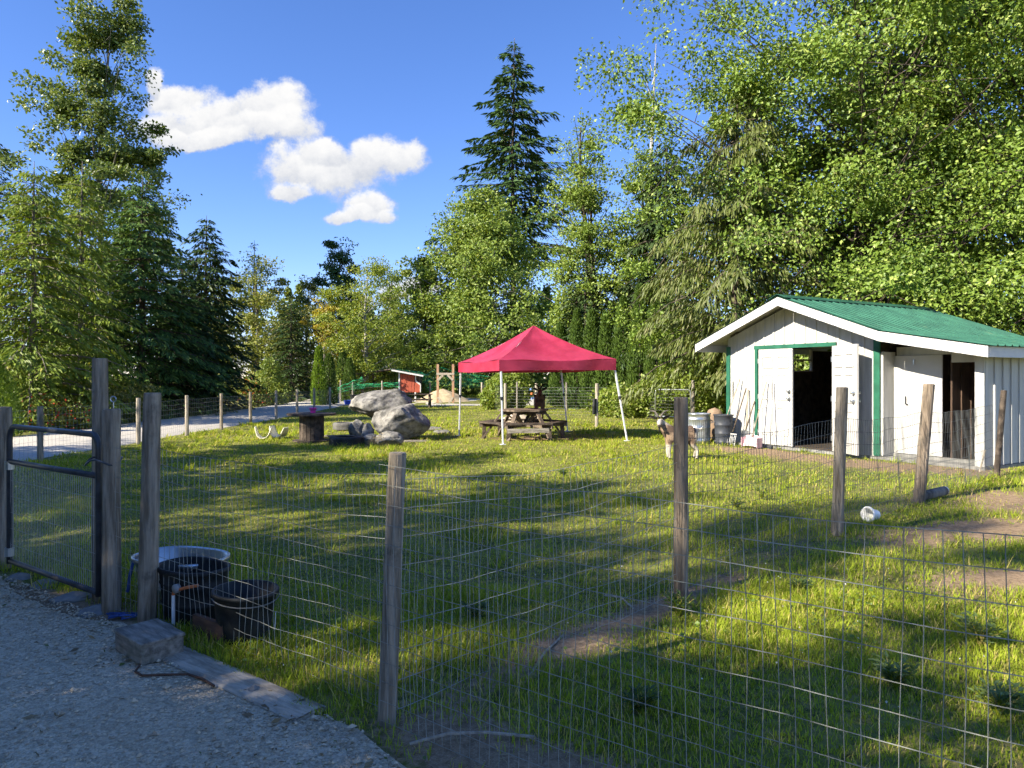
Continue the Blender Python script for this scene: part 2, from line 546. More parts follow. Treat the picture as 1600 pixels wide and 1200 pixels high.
def build_ground():
    def axis(lo, hi, step, far, m):
        a = np.arange(lo, hi + 1e-6, step)
        g = np.geomspace(step * 2, far, m)
        return np.concatenate([(lo - g)[::-1], a, hi + g])
    xs = axis(-13.0, 13.0, .12, 900, 26)
    ys = axis(.6, 28.0, .12, 900, 26)
    Xg, Yg = np.meshgrid(xs, ys, indexing='ij')
    Zg = gz(Xg, Yg)
    far = (np.abs(Xg) > 40) | (Yg > 60) | (Yg < -20)
    Zg = np.where(far, 0, Zg)
    nx, ny = len(xs), len(ys)
    I = np.arange(nx * ny).reshape(nx, ny)
    F = np.stack([I[:-1, :-1], I[1:, :-1], I[1:, 1:], I[:-1, 1:]], -1).reshape(-1, 4)
    me = raw_mesh('ground', np.stack([Xg, Yg, Zg], -1).reshape(-1, 3), F, True)
    da = dirt_amount(Xg, Yg).ravel()
    att = me.attributes.new('bare', 'FLOAT', 'POINT')
    att.data.foreach_set('value', da.astype(np.float32))
    m = bpy.data.materials.new('lawn_soil')
    m.use_nodes = True
    t = NT(m.node_tree)
    b = t.n['Principled BSDF']
    tc = t.new('ShaderNodeTexCoord')
    at_ = t.new('ShaderNodeAttribute', attribute_name='bare')
    n1 = t.noise(tc.outputs['Object'], .8, 5, .6)
    n2 = t.noise(tc.outputs['Object'], 22, 5, .7)
    n3 = t.noise(tc.outputs['Object'], 140, 4, .7)
    g = t.mix(t.ramp(n1.outputs[0], .35, .7), c4((.085, .105, .022)), c4((.235, .245, .06)))
    g = t.mix(t.math('MULTIPLY', t.ramp(n2.outputs[0], .42, .62), .8), g, c4((.26, .22, .09)))
    n4 = t.noise(tc.outputs['Object'], 9, 6, .75)
    g = t.mix(t.ramp(n4.outputs[0], .50, .66), g, c4((.065, .075, .022)))
    soil = t.mix(t.ramp(n2.outputs[0], .3, .7), c4((.17, .115, .068)), c4((.34, .24, .15)))
    soil = t.mix(t.ramp(n3.outputs[0], .5, .75), soil, c4((.44, .36, .25)))
    f = t.math('ADD', at_.outputs['Fac'], t.math('MULTIPLY', t.math('SUBTRACT', n2.outputs[0], .5), .8))
    t.l.new(t.mix(t.ramp(f, .3, .62), g, soil), b.inputs['Base Color'])
    b.inputs['Roughness'].default_value = .95
    b.inputs['Specular IOR Level'].default_value = .1
    bp = t.new('ShaderNodeBump')
    bp.inputs['Strength'].default_value = .5
    bp.inputs['Distance'].default_value = .02
    t.l.new(t.math('ADD', n2.outputs[0], t.math('MULTIPLY', n3.outputs[0], .4)), bp.inputs['Height'])
    t.l.new(bp.outputs[0], b.inputs['Normal'])
    tag(link('ground', me, m), 'grassy paddock ground with bare earth patches', None, None, 'structure')


def gravel_mat(name, a, b_, dirt, bstr):
    m = bpy.data.materials.new(name)
    m.use_nodes = True
    t = NT(m.node_tree)
    b = t.n['Principled BSDF']
    tc = t.new('ShaderNodeTexCoord')
    v = t.new('ShaderNodeTexVoronoi')
    v.inputs['Scale'].default_value = 55
    t.l.new(tc.outputs['Object'], v.inputs['Vector'])
    v2 = t.new('ShaderNodeTexVoronoi')
    v2.inputs['Scale'].default_value = 120
    t.l.new(tc.outputs['Object'], v2.inputs['Vector'])
    n1 = t.noise(tc.outputs['Object'], 1.1, 6, .65)
    sep = t.new('ShaderNodeSeparateColor')
    t.l.new(v.outputs['Color'], sep.inputs[0])
    sep2 = t.new('ShaderNodeSeparateColor')
    t.l.new(v2.outputs['Color'], sep2.inputs[0])
    f = t.math('ADD', t.math('MULTIPLY', sep.outputs[0], .55), t.math('MULTIPLY', sep2.outputs[1], .45))
    cc = t.mix(f, c4(a), c4(b_))
    cc = t.mix(t.math('MULTIPLY', t.ramp(n1.outputs[0], .48, .72), .7), cc, c4(dirt))
    t.l.new(cc, b.inputs['Base Color'])
    b.inputs['Roughness'].default_value = .95
    b.inputs['Specular IOR Level'].default_value = .15
    bp = t.new('ShaderNodeBump')
    bp.inputs['Strength'].default_value = bstr
    bp.inputs['Distance'].default_value = .012
    hgt = t.math('ADD', t.math('MULTIPLY', v.outputs['Distance'], -1.0), t.math('MULTIPLY', v2.outputs['Distance'], -.6))
    t.l.new(hgt, bp.inputs['Height'])
    t.l.new(bp.outputs[0], b.inputs['Normal'])
    MATS[name] = m
    return m


GRAV = gravel_mat('gravel', (.33, .27, .185), (.76, .64, .455), (.40, .32, .205), .8)
GRAVR = gravel_mat('road_gravel', (.38, .35, .30), (.60, .56, .49), (.48, .435, .37), .25)


def build_gravel():
    # yard outside the front fence: a sheet over the side away from the paddock, with a ragged edge
    n = 110
    ts = np.linspace(-9.0, 14.0, n)
    V, F = [], []
    offs = [0, -.25, -.8, -2, -5, -12]
    for t_ in ts:
        edge = -.10 + (fbm(t_, 1.3, 1.3, 41, 4) - .5) * .22
        if t_ > 2.0: edge -= min(.35, (t_ - 2.0) * .3)
        if t_ < -.25: edge -= .10
        for o_ in offs:
            p = POST2 + FDIR * float(t_) + FNOR * float(edge + o_)
            V.append((p.x, p.y, .004 if o_ == 0 else .014))
    k = len(offs)
    for i in range(n - 1):
        for j in range(k - 1):
            F.append((i * k + j, i * k + j + 1, (i + 1) * k + j + 1, (i + 1) * k + j))
    tag(link('gravel_yard', raw_mesh('gravel_yard', np.array(V), np.array(F), True), GRAV), 'grey gravel yard outside the front fence', None, None, 'structure')
    # road beyond the paddock
    ys = np.concatenate([np.arange(-40, 30, .5), np.arange(30, 90, 1.5)])
    V, F = [], []
    for y in ys:
        bend = -0.012 * max(0, y - 28) ** 1.6
        l = -12.1 + (fbm(y, 7.7, .6, 51, 3) - .5) * .5 + bend
        r = -8.35 + (fbm(y, 2.2, .8, 52, 3) - .5) * .4 + bend
        for q in (0, .06, .35, .65, .94, 1):
            crown = .03 + .05 * (1 - (2 * q - 1) ** 2)
            V.append((l + (r - l) * q, y, .0 if q in (0, 1) else crown))
    for i in range(len(ys) - 1):
        for j in range(5):
            F.append((i * 6 + j, i * 6 + j + 1, (i + 1) * 6 + j + 1, (i + 1) * 6 + j))
    tag(link('gravel_road', raw_mesh('gravel_road', np.array(V), np.array(F), True), GRAVR), 'pale gravel road along the paddock', None, None, 'structure')
    # yard at the far end of the paddock
    m = MB()
    m.grid(lambda u, v: (-9.8 + 11.5 * u, 36.5 + 14 * v + .5 * math.sin(u * 9), .012), 14, 6)
    tag(m.build('gravel_path', GRAVR), 'bare gravel area at the far end by the coop', None, None, 'structure')
    # loose stones on the near yard
    rg = np.random.default_rng(5)
    N = 15000
    t_ = rg.uniform(-2.2, 2.6, N); o_ = -.12 - np.abs(rg.uniform(0, 1, N)) ** 1.3 * 2.6
    P = np.array(POST2)[None] + t_[:, None] * np.array(FDIR)[None] + o_[:, None] * np.array(FNOR)[None]
    lim = -.12 - np.clip((t_ - 2.0) * .3, 0, .35)
    keep = (o_ < lim) & (P[:, 1] > 1.9) & (np.abs(P[:, 0]) < P[:, 1] * .8)
    P = P[keep]; N = len(P)
    s = rg.gamma(3.0, .0015, N) + .0025
    base = np.array([[1, 0, 0], [-1, 0, 0], [0, 1, 0], [0, -1, 0], [0, 0, 1], [0, 0, -1]], float)
    V = base[None] * s[:, None, None] * rg.uniform(.55, 1.3, (N, 6, 1))
    a = rg.uniform(0, 6.28, N); ca, sa = np.cos(a), np.sin(a)
    V = np.stack([V[..., 0] * ca[:, None] - V[..., 1] * sa[:, None], V[..., 0] * sa[:, None] + V[..., 1] * ca[:, None], V[..., 2] * .65], -1)
    V[..., 0] += P[:, None, 0]; V[..., 1] += P[:, None, 1]; V[..., 2] += .014 + s[:, None] * .3
    fb = np.array([[0, 2, 4], [2, 1, 4], [1, 3, 4], [3, 0, 4], [2, 0, 5], [1, 2, 5], [3, 1, 5], [0, 3, 5]])
    F = (fb[None] + (np.arange(N) * 6)[:, None, None]).reshape(-1, 3)
    sm = leaf_mat('loose_stone', (.27, .222, .155), (.76, .64, .455), trans=0.0, rough=.9, spec=.2)
    tag(link('gravel', raw_mesh('gravel', V.reshape(-1, 3), F), sm), 'loose grey stones scattered over the near gravel yard', 'gravel', None, 'stuff')


def build_litter():
    rg = np.random.default_rng(15)
    N = 1500
    t_ = rg.uniform(-2.0, 2.6, N); o_ = -.12 - rg.gamma(1.2, .35, N)
    P = np.array(POST2)[None] + t_[:, None] * np.array(FDIR)[None] + o_[:, None] * np.array(FNOR)[None]
    k = fbm(P[:, 0], P[:, 1], 2.2, 141, 3) + rg.uniform(-.1, .1, N) > .50
    P = P[k]; N = len(P)
    a = rg.uniform(0, 6.28, N); D = np.stack([np.cos(a), np.sin(a), rg.uniform(-.1, .25, N)], -1)
    Nn = rg.normal(0, .3, (N, 3)) + np.array([0, 0, 1.0]); Nn /= np.linalg.norm(Nn, axis=1, keepdims=True)
    S = np.cross(D, Nn); S /= np.linalg.norm(S, axis=1, keepdims=True)
    L = rg.gamma(2.0, .008, N)[:, None] + .006; Wd = L * rg.uniform(.12, .5, N)[:, None]
    p = np.concatenate([P, np.full((N, 1), .020)], 1)
    V = np.stack([p, p + D * L * .5 + S * Wd * .5 + Nn * .004, p + D * L, p + D * L * .5 - S * Wd * .5], 1).reshape(-1, 3)
    tag(link('leaf_litter', raw_mesh('leaf_litter', V, np.arange(N * 4).reshape(-1, 4)), leaf_mat('litter', (.10, .07, .04), (.32, .24, .12), odd=(.12, .15, .04), trans=.1)), 'bits of dry leaf and straw on the near gravel', 'litter', None, 'stuff')


build_ground()
build_gravel()
build_litter()

# ------------------------------------------------------------------ vegetation generators
def unit(a):
    return a / np.maximum(np.linalg.norm(a, axis=-1, keepdims=True), 1e-9)


def leaf_quads(P, D, N, L, Wd, fold=.18):
    D = unit(D); S = unit(np.cross(D, N)); N = np.cross(S, D)
    L, Wd = np.asarray(L)[:, None], np.asarray(Wd)[:, None]
    m = P + D * L * .45 + N * Wd * fold
    V = np.stack([P, m + S * Wd * .5, P + D * L, m - S * Wd * .5], 1)
    F = np.arange(len(P) * 4).reshape(-1, 4)
    return V.reshape(-1, 3), F


def put_tree(name, label, cat, x, y, wood, wmat, V, F, lmat, group=None):
    root = thing(name, label, cat, (x, y, G(x, y)), 0, group)
    if wood is not None:
        wood.build('trunk', wmat, root, smooth=True)
    link('crown', raw_mesh('crown', V, F), lmat, root)
    return root


def prof_oval(t): return math.sqrt(max(0.0, 1 - ((t - .5) / .52) ** 2))
def prof_mound(t): return max(0.05, 1 - max(0, t - .28) ** 1.9 / .56) if t > .1 else .75
def prof_column(t): return min(1, .45 + t * 1.6) * (1 - max(0, t - .55) ** 1.6 / .38) if t < .995 else .05
def prof_tall(t): return max(.08, (.6 + .8 * t if t < .45 else 1 - (t - .45) ** 1.5 * 2.0))


def broadleaf(name, label, x, y, H, Rc, seed, n, leaf, lmat, wmat=BARK, z0=.12, prof=prof_oval, limbs=26, clus=7, cs=.12, tr=None, group=None, lean=(0, 0), up=.35, cat='tree', multi=1, gapk=2.2):
    rg = np.random.default_rng(seed)
    wood = MB()
    tr = tr or H * .016 + .03
    C, O = [], []
    for stem in range(multi):
        k = 11
        ph = rg.uniform(0, 6.28)
        sx, sy = (Rc * .35 * math.cos(ph), Rc * .35 * math.sin(ph)) if multi > 1 else (0, 0)
        Hs = H * (1 if stem == 0 else rg.uniform(.72, .95))
        path = [Vector((sx * (i / (k - 1)) ** .8 * (1.0) + lean[0] * (i / (k - 1)) + math.sin(i * .9 + ph) * .012 * H * (i / k), sy * (i / (k - 1)) ** .8 + lean[1] * (i / (k - 1)) + math.cos(i * .7 + ph) * .012 * H * (i / k), Hs * .94 * i / (k - 1))) for i in range(k)]
        path[0].z = -.1
        wood.tube(path, [tr * (1.15 if i == 0 else 1) * (1 - .88 * i / (k - 1)) for i in range(k)], 8, True, .04, seed)
        def tp(s):
            s = min(max(s, 0), .999) * (k - 1); i = int(s)
            return path[i].lerp(path[i + 1], s - i)
        for i in range(limbs):
            t = z0 + (1 - z0) * ((i + rg.uniform(.2, .8)) / limbs)
            az = i * 2.399 + ph + rg.uniform(-.4, .4)
            lob = .72 + .5 * mnoise.noise(Vector((math.cos(az) * 1.7 + seed, math.sin(az) * 1.7, t * 4.2))) + rg.uniform(-.12, .12)
            rad = Rc * prof(t) * min(1.06, max(.3, lob + .25)) * (.75 if multi > 1 else 1)
            st = tp(max(.05, t - up * rad / H - .03))
            axp = tp(t)
            en = Vector((axp.x + rad * math.cos(az), axp.y + rad * math.sin(az), Hs * min(t, .99) + rg.uniform(-.02, .02) * H))
            mid = st.lerp(en, .5) + Vector((0, 0, rg.uniform(-.03, .06) * rad))
            r0 = tr * .30 * (1 - .6 * t)
            wood.tube([st, mid, en], [r0, r0 * .6, r0 * .15], 5, False)
            nc = max(2, int(clus * (.4 + .8 * rad / Rc)))
            for j in range(nc):
                s = .30 + .72 * ((j + rg.uniform(0, 1)) / nc)
                q = (st.lerp(mid, s * 2) if s < .5 else mid.lerp(en, (s - .5) * 2))
                off = Vector(rg.normal(0, 1, 3)); off.z *= .75
                c = q + off * (.20 * rad + .10)
                if j % 2 == 0:
                    wood.tube([q, q.lerp(c, 1.0)], [r0 * .3, r0 * .08], 3, False)
                C.append(c); O.append((c.x - axp.x, c.y - axp.y, .3 * rad))
    C, O = np.array([tuple(c) for c in C]), unit(np.array(O) + 1e-6)
    gap = np.array([mnoise.noise(Vector(c) * (2.6 / Rc) + Vector((seed * 1.7, 0, 0))) for c in C])
    wgt = (rg.gamma(1.8, 1, len(C)) + .15) * np.clip(.55 + gapk * gap, .06, 1.5); wgt /= wgt.sum()
    idx = rg.choice(len(C), n, p=wgt)
    sp = Rc * cs * rg.uniform(.6, 1.35, len(C))
    off = np.clip(rg.normal(0, 1, (n, 3)), -1.7, 1.7) * sp[idx][:, None]
    off[:, 2] *= .5
    P = C[idx] + off
    P[:, 2] = np.maximum(P[:, 2], .05)
    Nn = unit(O[idx] * .55 + np.array([0, 0, .55]) + rg.normal(0, .55, (n, 3)))
    D = unit(off / (np.linalg.norm(off, axis=1, keepdims=True) + 1e-6) * .6 + rg.normal(0, .6, (n, 3)) + np.array([0, 0, -.25]))
    s = rg.uniform(.65, 1.25, n) * leaf
    V, F = leaf_quads(P, D, Nn, s, s * .68)
    return put_tree(name, label, cat, x, y, wood, wmat, V, F, lmat, group)


def conifer(name, label, x, y, H, Rc, seed, lmat, wmat=BARKD, z0=.06, step=.42, per=6, droop=.35, rise=.12, spray=.26, dens=26, hang=.3, power=.85, ragged=.25, group=None, tr=None, wid=.3, cat='tree'):
    rg = np.random.default_rng(seed)
    wood = MB()
    tr = tr or H * .015 + .04
    wood.tube([(0, 0, -.1)] + [(math.sin(i) * .01 * H * (i / 8) * .3, math.cos(i * 1.3) * .003 * H, H * i / 8) for i in range(1, 9)], [tr * (1 - .95 * i / 8) for i in range(9)], 8, True, .03, seed)
    PP, DD, NN, LL = [], [], [], []
    z = H * z0
    w = 0
    while z < H * .985:
        t = z / H
        base = Rc * (1 - t) ** power + .12
        if t < .18: base *= .75 + t * 1.4
        for j in range(per):
            az = j * 6.283 / per + w * 1.1 + rg.uniform(-.3, .3)
            L = base * rg.uniform(1 - ragged * 1.3, 1 + ragged)
            dr, ri = droop * rg.uniform(.7, 1.3), rise * rg.uniform(.4, 1.5) + .5 * max(0, t - .75)
            zb = z + rg.uniform(-.5, .5) * step
            dh = np.array([math.cos(az), math.sin(az), 0.0]); pe = np.array([-dh[1], dh[0], 0.0])
            def bp(s):
                s = np.asarray(s, float)[..., None]
                return np.array([0, 0, zb]) + dh * L * s + np.array([0, 0, 1.0]) * (L * (ri * s - dr * s ** 2))
            if L > .5:
                pts = bp([0, .35, .7, 1.0])
                wood.tube([tuple(p) for p in pts], [.012 * L + .006, .010 * L, .006 * L, .003], 3, False)
            n = int(max(8, dens * L ** 1.15))
            s = rg.uniform(.05, 1.0, n) ** .75
            sd = rg.choice([-1, 1], n)
            tl = L * .34 * (1.05 - s * .8) * rg.uniform(0, 1, n)
            p = bp(s) + pe * (sd * tl)[:, None] + dh * (tl * .5)[:, None]
            p[:, 2] -= tl * hang * .8 + rg.uniform(0, .06, n)
            d = pe * (sd * rg.uniform(.2, .9, n))[:, None] + dh * rg.uniform(.5, 1.0, n)[:, None] + np.array([0, 0, -1.0]) * (hang * rg.uniform(.4, 2.0, n))[:, None]
            nn = np.array([0, 0, 1.0]) * (1 - min(.7, hang * .6)) + dh * .3 + rg.normal(0, .35, (n, 3))
            PP.append(p); DD.append(d); NN.append(nn); LL.append(spray * rg.uniform(.6, 1.3, n) * (.55 + .45 * min(1, L / 1.2)))
        z += step * (1 - .45 * t) * (.9 + .2 * rg.random())
        w += 1
    P, D, N, L = np.concatenate(PP), np.concatenate(DD), np.concatenate(NN), np.concatenate(LL)
    P[:, 2] = np.maximum(P[:, 2], .05)
    V, F = leaf_quads(P, D, unit(N), L, L * wid, .1)
    return put_tree(name, label, cat, x, y, wood, wmat, V, F, lmat, group)


def columnar(name, label, x, y, H, Rc, seed, lmat, n=5000, size=.13, group=None, cat='tree', lump=.14):
    rg = np.random.default_rng(seed)
    wood = MB().tube([(0, 0, -.05), (0, 0, H * .5), (0, 0, H * .95)], [.06, .04, .01], 6)
    t = rg.uniform(0, 1, n) ** 1.15
    az = rg.uniform(0, 6.283, n)
    prof = np.minimum(1, .72 + t * 1.6) * np.maximum(0, 1 - t) ** .55
    lum = np.array([mnoise.noise(Vector((math.cos(a) * 2 + seed, math.sin(a) * 2, q * H * 1.6))) for a, q in zip(az, t)])
    r = Rc * prof * (1 + lump * 2 * lum) * (1 - np.abs(rg.normal(0, .16, n))) + .02
    P = np.stack([r * np.cos(az), r * np.sin(az), t * H + .03], -1)
    out = np.stack([np.cos(az), np.sin(az), np.zeros(n)], -1)
    D = out * .55 + np.array([0, 0, 1.0]) + rg.normal(0, .3, (n, 3))
    N = out + rg.normal(0, .4, (n, 3))
    s = size * rg.uniform(.6, 1.3, n)
    V, F = leaf_quads(P, D, unit(N), s, s * .42)
    return put_tree(name, label, cat, x, y, wood, BARKD, V, F, lmat, group)


def bush(name, label, x, y, lobes, seed, n, leaf, lmat, group=None, cat='bush', stems=True, wid=.7):
    """lobes: (dx, dy, z, rx, ry, rz)"""
    rg = np.random.default_rng(seed)
    lb = np.array(lobes, float)
    vol = (lb[:, 3] * lb[:, 5]); vol /= vol.sum()
    idx = rg.choice(len(lb), n, p=vol)
    d = unit(rg.normal(0, 1, (n, 3)))
    rr = 1 - np.abs(rg.normal(0, .22, n)) + rg.normal(0, .06, n)
    lum = np.array([mnoise.noise(Vector(tuple(q * 2.3 + i))) for q, i in zip(d, idx)])
    rr = rr * (1 + .35 * lum)
    P = lb[idx, :3] + d * lb[idx, 3:6] * rr[:, None]
    keep = P[:, 2] > .02
    P, d = P[keep], d[keep]
    m = len(P)
    N = unit(d * .7 + np.array([0, 0, .4]) + rg.normal(0, .5, (m, 3)))
    D = rg.normal(0, .7, (m, 3)) + d * .4 + np.array([0, 0, -.2])
    s = leaf * rg.uniform(.6, 1.3, m)
    V, F = leaf_quads(P, D, N, s, s * wid)
    wood = None
    if stems:
        wood = MB()
        for q in lb:
            for j in range(3):
                a = rg.uniform(0, 6.28)
                wood.tube([(q[0] * .6, q[1] * .6, -.02), (q[0] + math.cos(a) * q[3] * .3, q[1] + math.sin(a) * q[4] * .3, q[2]), (q[0] + math.cos(a) * q[3] * .7, q[1] + math.sin(a) * q[4] * .7, q[2] + q[5] * .6)], [.018, .012, .004], 4, False)
    root = thing(name, label, cat, (x, y, G(x, y)), 0, group)
    if wood: wood.build('stems', BARKD, root)
    link('foliage', raw_mesh('foliage', V, F), lmat, root)
    return root


L_ALDER = leaf_mat('alder_leaf', (0.099, 0.167, 0.019), (0.254, 0.339, 0.052), odd=(0.362, 0.427, 0.104), trans=.32)
L_MAPLE = leaf_mat('maple_leaf', (0.074, 0.142, 0.017), (0.239, 0.339, 0.048), odd=(0.345, 0.427, 0.100), trans=.27, nscale=.5)
L_COTTON = leaf_mat('cottonwood_leaf', (0.076, 0.128, 0.025), (0.180, 0.240, 0.054), odd=(0.286, 0.333, 0.143), trans=.3, rough=.4, spec=.4, oddamt=.15)
L_POPLAR = leaf_mat('poplar_leaf', (0.144, 0.185, 0.029), (0.304, 0.332, 0.068), odd=(0.388, 0.370, 0.113), trans=.42)
L_BIRCH = leaf_mat('birch_leaf', (0.119, 0.183, 0.020), (0.294, 0.359, 0.051), odd=(0.383, 0.382, 0.056), trans=.42)
L_SPRUCE = leaf_mat('spruce_needle', (0.030, 0.072, 0.021), (0.082, 0.144, 0.039), trans=.12, nscale=.8)
L_HEM = leaf_mat('hemlock_needle', (0.036, 0.085, 0.019), (0.105, 0.182, 0.036), odd=(0.184, 0.288, 0.054), trans=.18, nscale=.5, oddamt=.08)
L_CEDAR = leaf_mat('cedar_spray', (0.102, 0.165, 0.017), (0.257, 0.329, 0.044), odd=(0.327, 0.313, 0.072), trans=.3, nscale=.5, oddamt=.03)
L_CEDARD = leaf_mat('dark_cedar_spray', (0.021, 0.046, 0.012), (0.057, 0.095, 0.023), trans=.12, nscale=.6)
L_DROOP = leaf_mat('drooping_needle', (0.075, 0.103, 0.020), (0.167, 0.199, 0.046), odd=(0.199, 0.199, 0.071), trans=.25)
L_ARB = leaf_mat('arborvitae_spray', (0.087, 0.164, 0.012), (0.239, 0.352, 0.033), trans=.28, nscale=1.5)
L_ARBD = leaf_mat('hedge_spray', (0.037, 0.078, 0.013), (0.120, 0.189, 0.029), trans=.22, nscale=1.2)
L_BRAM = leaf_mat('bramble_leaf', (0.119, 0.183, 0.020), (0.303, 0.390, 0.056), odd=(0.398, 0.428, 0.136), trans=.4)
L_SHRUB = leaf_mat('shrub_leaf', (0.108, 0.172, 0.026), (0.290, 0.359, 0.066), odd=(0.348, 0.374, 0.072), trans=.4)
L_REDSH = leaf_mat('red_shrub_leaf', (0.102, 0.160, 0.024), (0.257, 0.291, 0.055), odd=(0.513, 0.066, 0.028), trans=.35, oddamt=.10)
L_YEL = leaf_mat('yellow_leaf', (0.256, 0.234, 0.023), (0.452, 0.364, 0.046), trans=.42)
L_WOODS = leaf_mat('far_wood_leaf', (0.073, 0.122, 0.020), (0.207, 0.252, 0.051), odd=(0.271, 0.290, 0.068), trans=.35, nscale=.15)
L_OLIVE = leaf_mat('olive_willow_leaf', (0.127, 0.155, 0.033), (0.278, 0.293, 0.070), odd=(0.406, 0.386, 0.146), trans=.4)

# ------------------------------------------------------------------ trees beyond the road
GRP = 'trees beyond the gravel road'
broadleaf('cottonwood_tree', 'tall airy cottonwood rising above the dark conifers beyond the road', XA(160, 46), 46, 26.4, 4.9, 101, 60000, .24, L_COTTON, z0=.22, prof=prof_tall, limbs=46, clus=9, cs=.085, up=1.5, tr=.26, group=GRP)
conifer('cedar_tree', 'sunlit yellow green cedar nearest the gate beyond the road', -13.6, 20.2, 7.6, 2.5, 102, L_CEDAR, BARK, z0=.03, step=.32, per=7, droop=.5, rise=.22, spray=.19, dens=66, hang=.6, power=.7, group=GRP)
conifer('hemlock_tree', 'broad dark hemlock behind the tall gate post', XA(222, 26), 26, 8.9, 3.2, 103, L_HEM, z0=.02, step=.34, per=8, droop=.38, rise=.16, spray=.21, dens=54, hang=.5, power=.75, group=GRP)
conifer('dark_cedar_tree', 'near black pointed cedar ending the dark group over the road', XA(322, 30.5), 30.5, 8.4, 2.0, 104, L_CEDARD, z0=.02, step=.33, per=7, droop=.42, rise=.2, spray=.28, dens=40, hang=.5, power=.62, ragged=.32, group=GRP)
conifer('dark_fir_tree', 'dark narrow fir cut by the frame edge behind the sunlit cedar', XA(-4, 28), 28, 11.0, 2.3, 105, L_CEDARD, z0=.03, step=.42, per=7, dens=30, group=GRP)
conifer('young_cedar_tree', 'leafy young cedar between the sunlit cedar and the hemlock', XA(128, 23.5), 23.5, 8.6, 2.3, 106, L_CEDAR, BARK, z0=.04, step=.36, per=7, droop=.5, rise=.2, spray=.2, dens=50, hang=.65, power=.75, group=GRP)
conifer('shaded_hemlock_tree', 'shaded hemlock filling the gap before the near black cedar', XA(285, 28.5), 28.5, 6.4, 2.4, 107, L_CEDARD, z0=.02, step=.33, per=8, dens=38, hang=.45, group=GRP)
columnar('arborvitae_shrub', 'small bright clipped evergreen at the far road edge behind the gate', -12.5, 17.0, 1.9, .75, 108, L_ARB, 5000, .10, cat='shrub')
bush('red_leaf_shrub', 'low green shrub with red leaves seen over the gate', -12.55, 19.2, [(0, 0, .45, .8, .6, .5), (.7, .2, .35, .6, .5, .4), (-.7, .1, .4, .6, .5, .4)], 109, 4200, .09, L_REDSH)
bush('roadside_shrub', 'yellow green shrub at the foot of the near black cedar', XA(418, 37), 37, [(0, 0, 1.0, .9, .8, 1.0), (-.7, 0, .7, .7, .6, .7), (.7, -.2, .6, .6, .6, .6), (.1, 0, 1.9, .5, .5, .6)], 110, 6000, .12, L_SHRUB)
bush('red_tip_shrub', 'reddish shrub beside the yellow green roadside shrub', XA(392, 35.5), 35.5, [(0, 0, .7, .6, .5, .6), (.3, 0, .4, .6, .5, .4)], 111, 2400, .11, L_REDSH)
bush('roadside_undergrowth', 'pale leafy undergrowth below the sunlit cedar', -13.2, 21.6, [(0, 0, .7, 1.2, .8, .8), (1.0, 1.2, .6, .9, .8, .7), (-.9, -.6, .8, .9, .8, .9)], 112, 6000, .1, L_OLIVE)

GRP = 'trees at the far end of the paddock'
broadleaf('poplar_tree', 'pale yellow green poplar right of the near black cedar', XA(402, 47), 47, 9.9, 3.1, 121, 20000, .16, L_POPLAR, prof=prof_mound, limbs=30, clus=7, group=GRP)
conifer('spire_fir_tree', 'thin greyish fir spire poking out of the pale poplar', XA(397, 51), 51, 11.3, 2.0, 122, L_HEM, z0=.2, dens=16, step=.5, group=GRP)
conifer('small_fir_tree', 'small dark fir standing before the pale poplar', XA(455, 42), 42, 6.2, 1.5, 123, L_CEDARD, z0=.02, dens=36, step=.33, per=7, power=.6, group=GRP)
broadleaf('pine_tree', 'dark rounded pine top above the far alder', XA(530, 54), 54, 12.0, 2.0, 124, 12000, .2, L_SPRUCE, BARKD, prof=prof_column, z0=.35, limbs=26, group=GRP)
broadleaf('birch_tree', 'bright green birch with a pale trunk left of the coop', XA(572, 44), 44, 8.8, 2.6, 125, 20000, .14, L_BIRCH, BARKP, prof=prof_oval, limbs=30, clus=7, group=GRP)
broadleaf('yellow_sapling_tree', 'thin tree with yellow leaves left of the bright birch', XA(508, 47), 47, 6.9, 1.1, 126, 3000, .15, L_YEL, BARK, prof=prof_oval, z0=.55, limbs=14, group=GRP)
broadleaf('willow_tree', 'grey green willow between the poplar and the birch', XA(480, 52), 52, 8.7, 2.6, 127, 14000, .16, L_OLIVE, prof=prof_mound, limbs=28, group=GRP)
broadleaf('slender_alder_tree', 'slender alder at the edge of the sky gap', XA(612, 50), 50, 9.4, 1.9, 128, 10000, .15, L_ALDER, prof=prof_tall, limbs=24, group=GRP)
columnar('bright_arborvitae', 'bright green columnar evergreen at the end of the road', XA(498, 36), 36, 2.95, .40, 131, L_ARB, 4200, .12)
for k, (px, d, h, lab) in enumerate([(514, 37, 2.6, 'dark columnar evergreen touching the bright one at the road end'), (535, 42, 3.0, 'dark columnar evergreen left of the coop shelter, taller of two'),
                                     (546, 41.5, 2.5, 'dark columnar evergreen left of the coop shelter, shorter of two'), (562, 46, 2.9, 'dark columnar evergreen behind the coop shelter eave')]):
    columnar('arborvitae', lab, XA(px, d), d, h, .46, 140 + k, L_ARBD, 2600, .14, group='columnar evergreens by the coop')

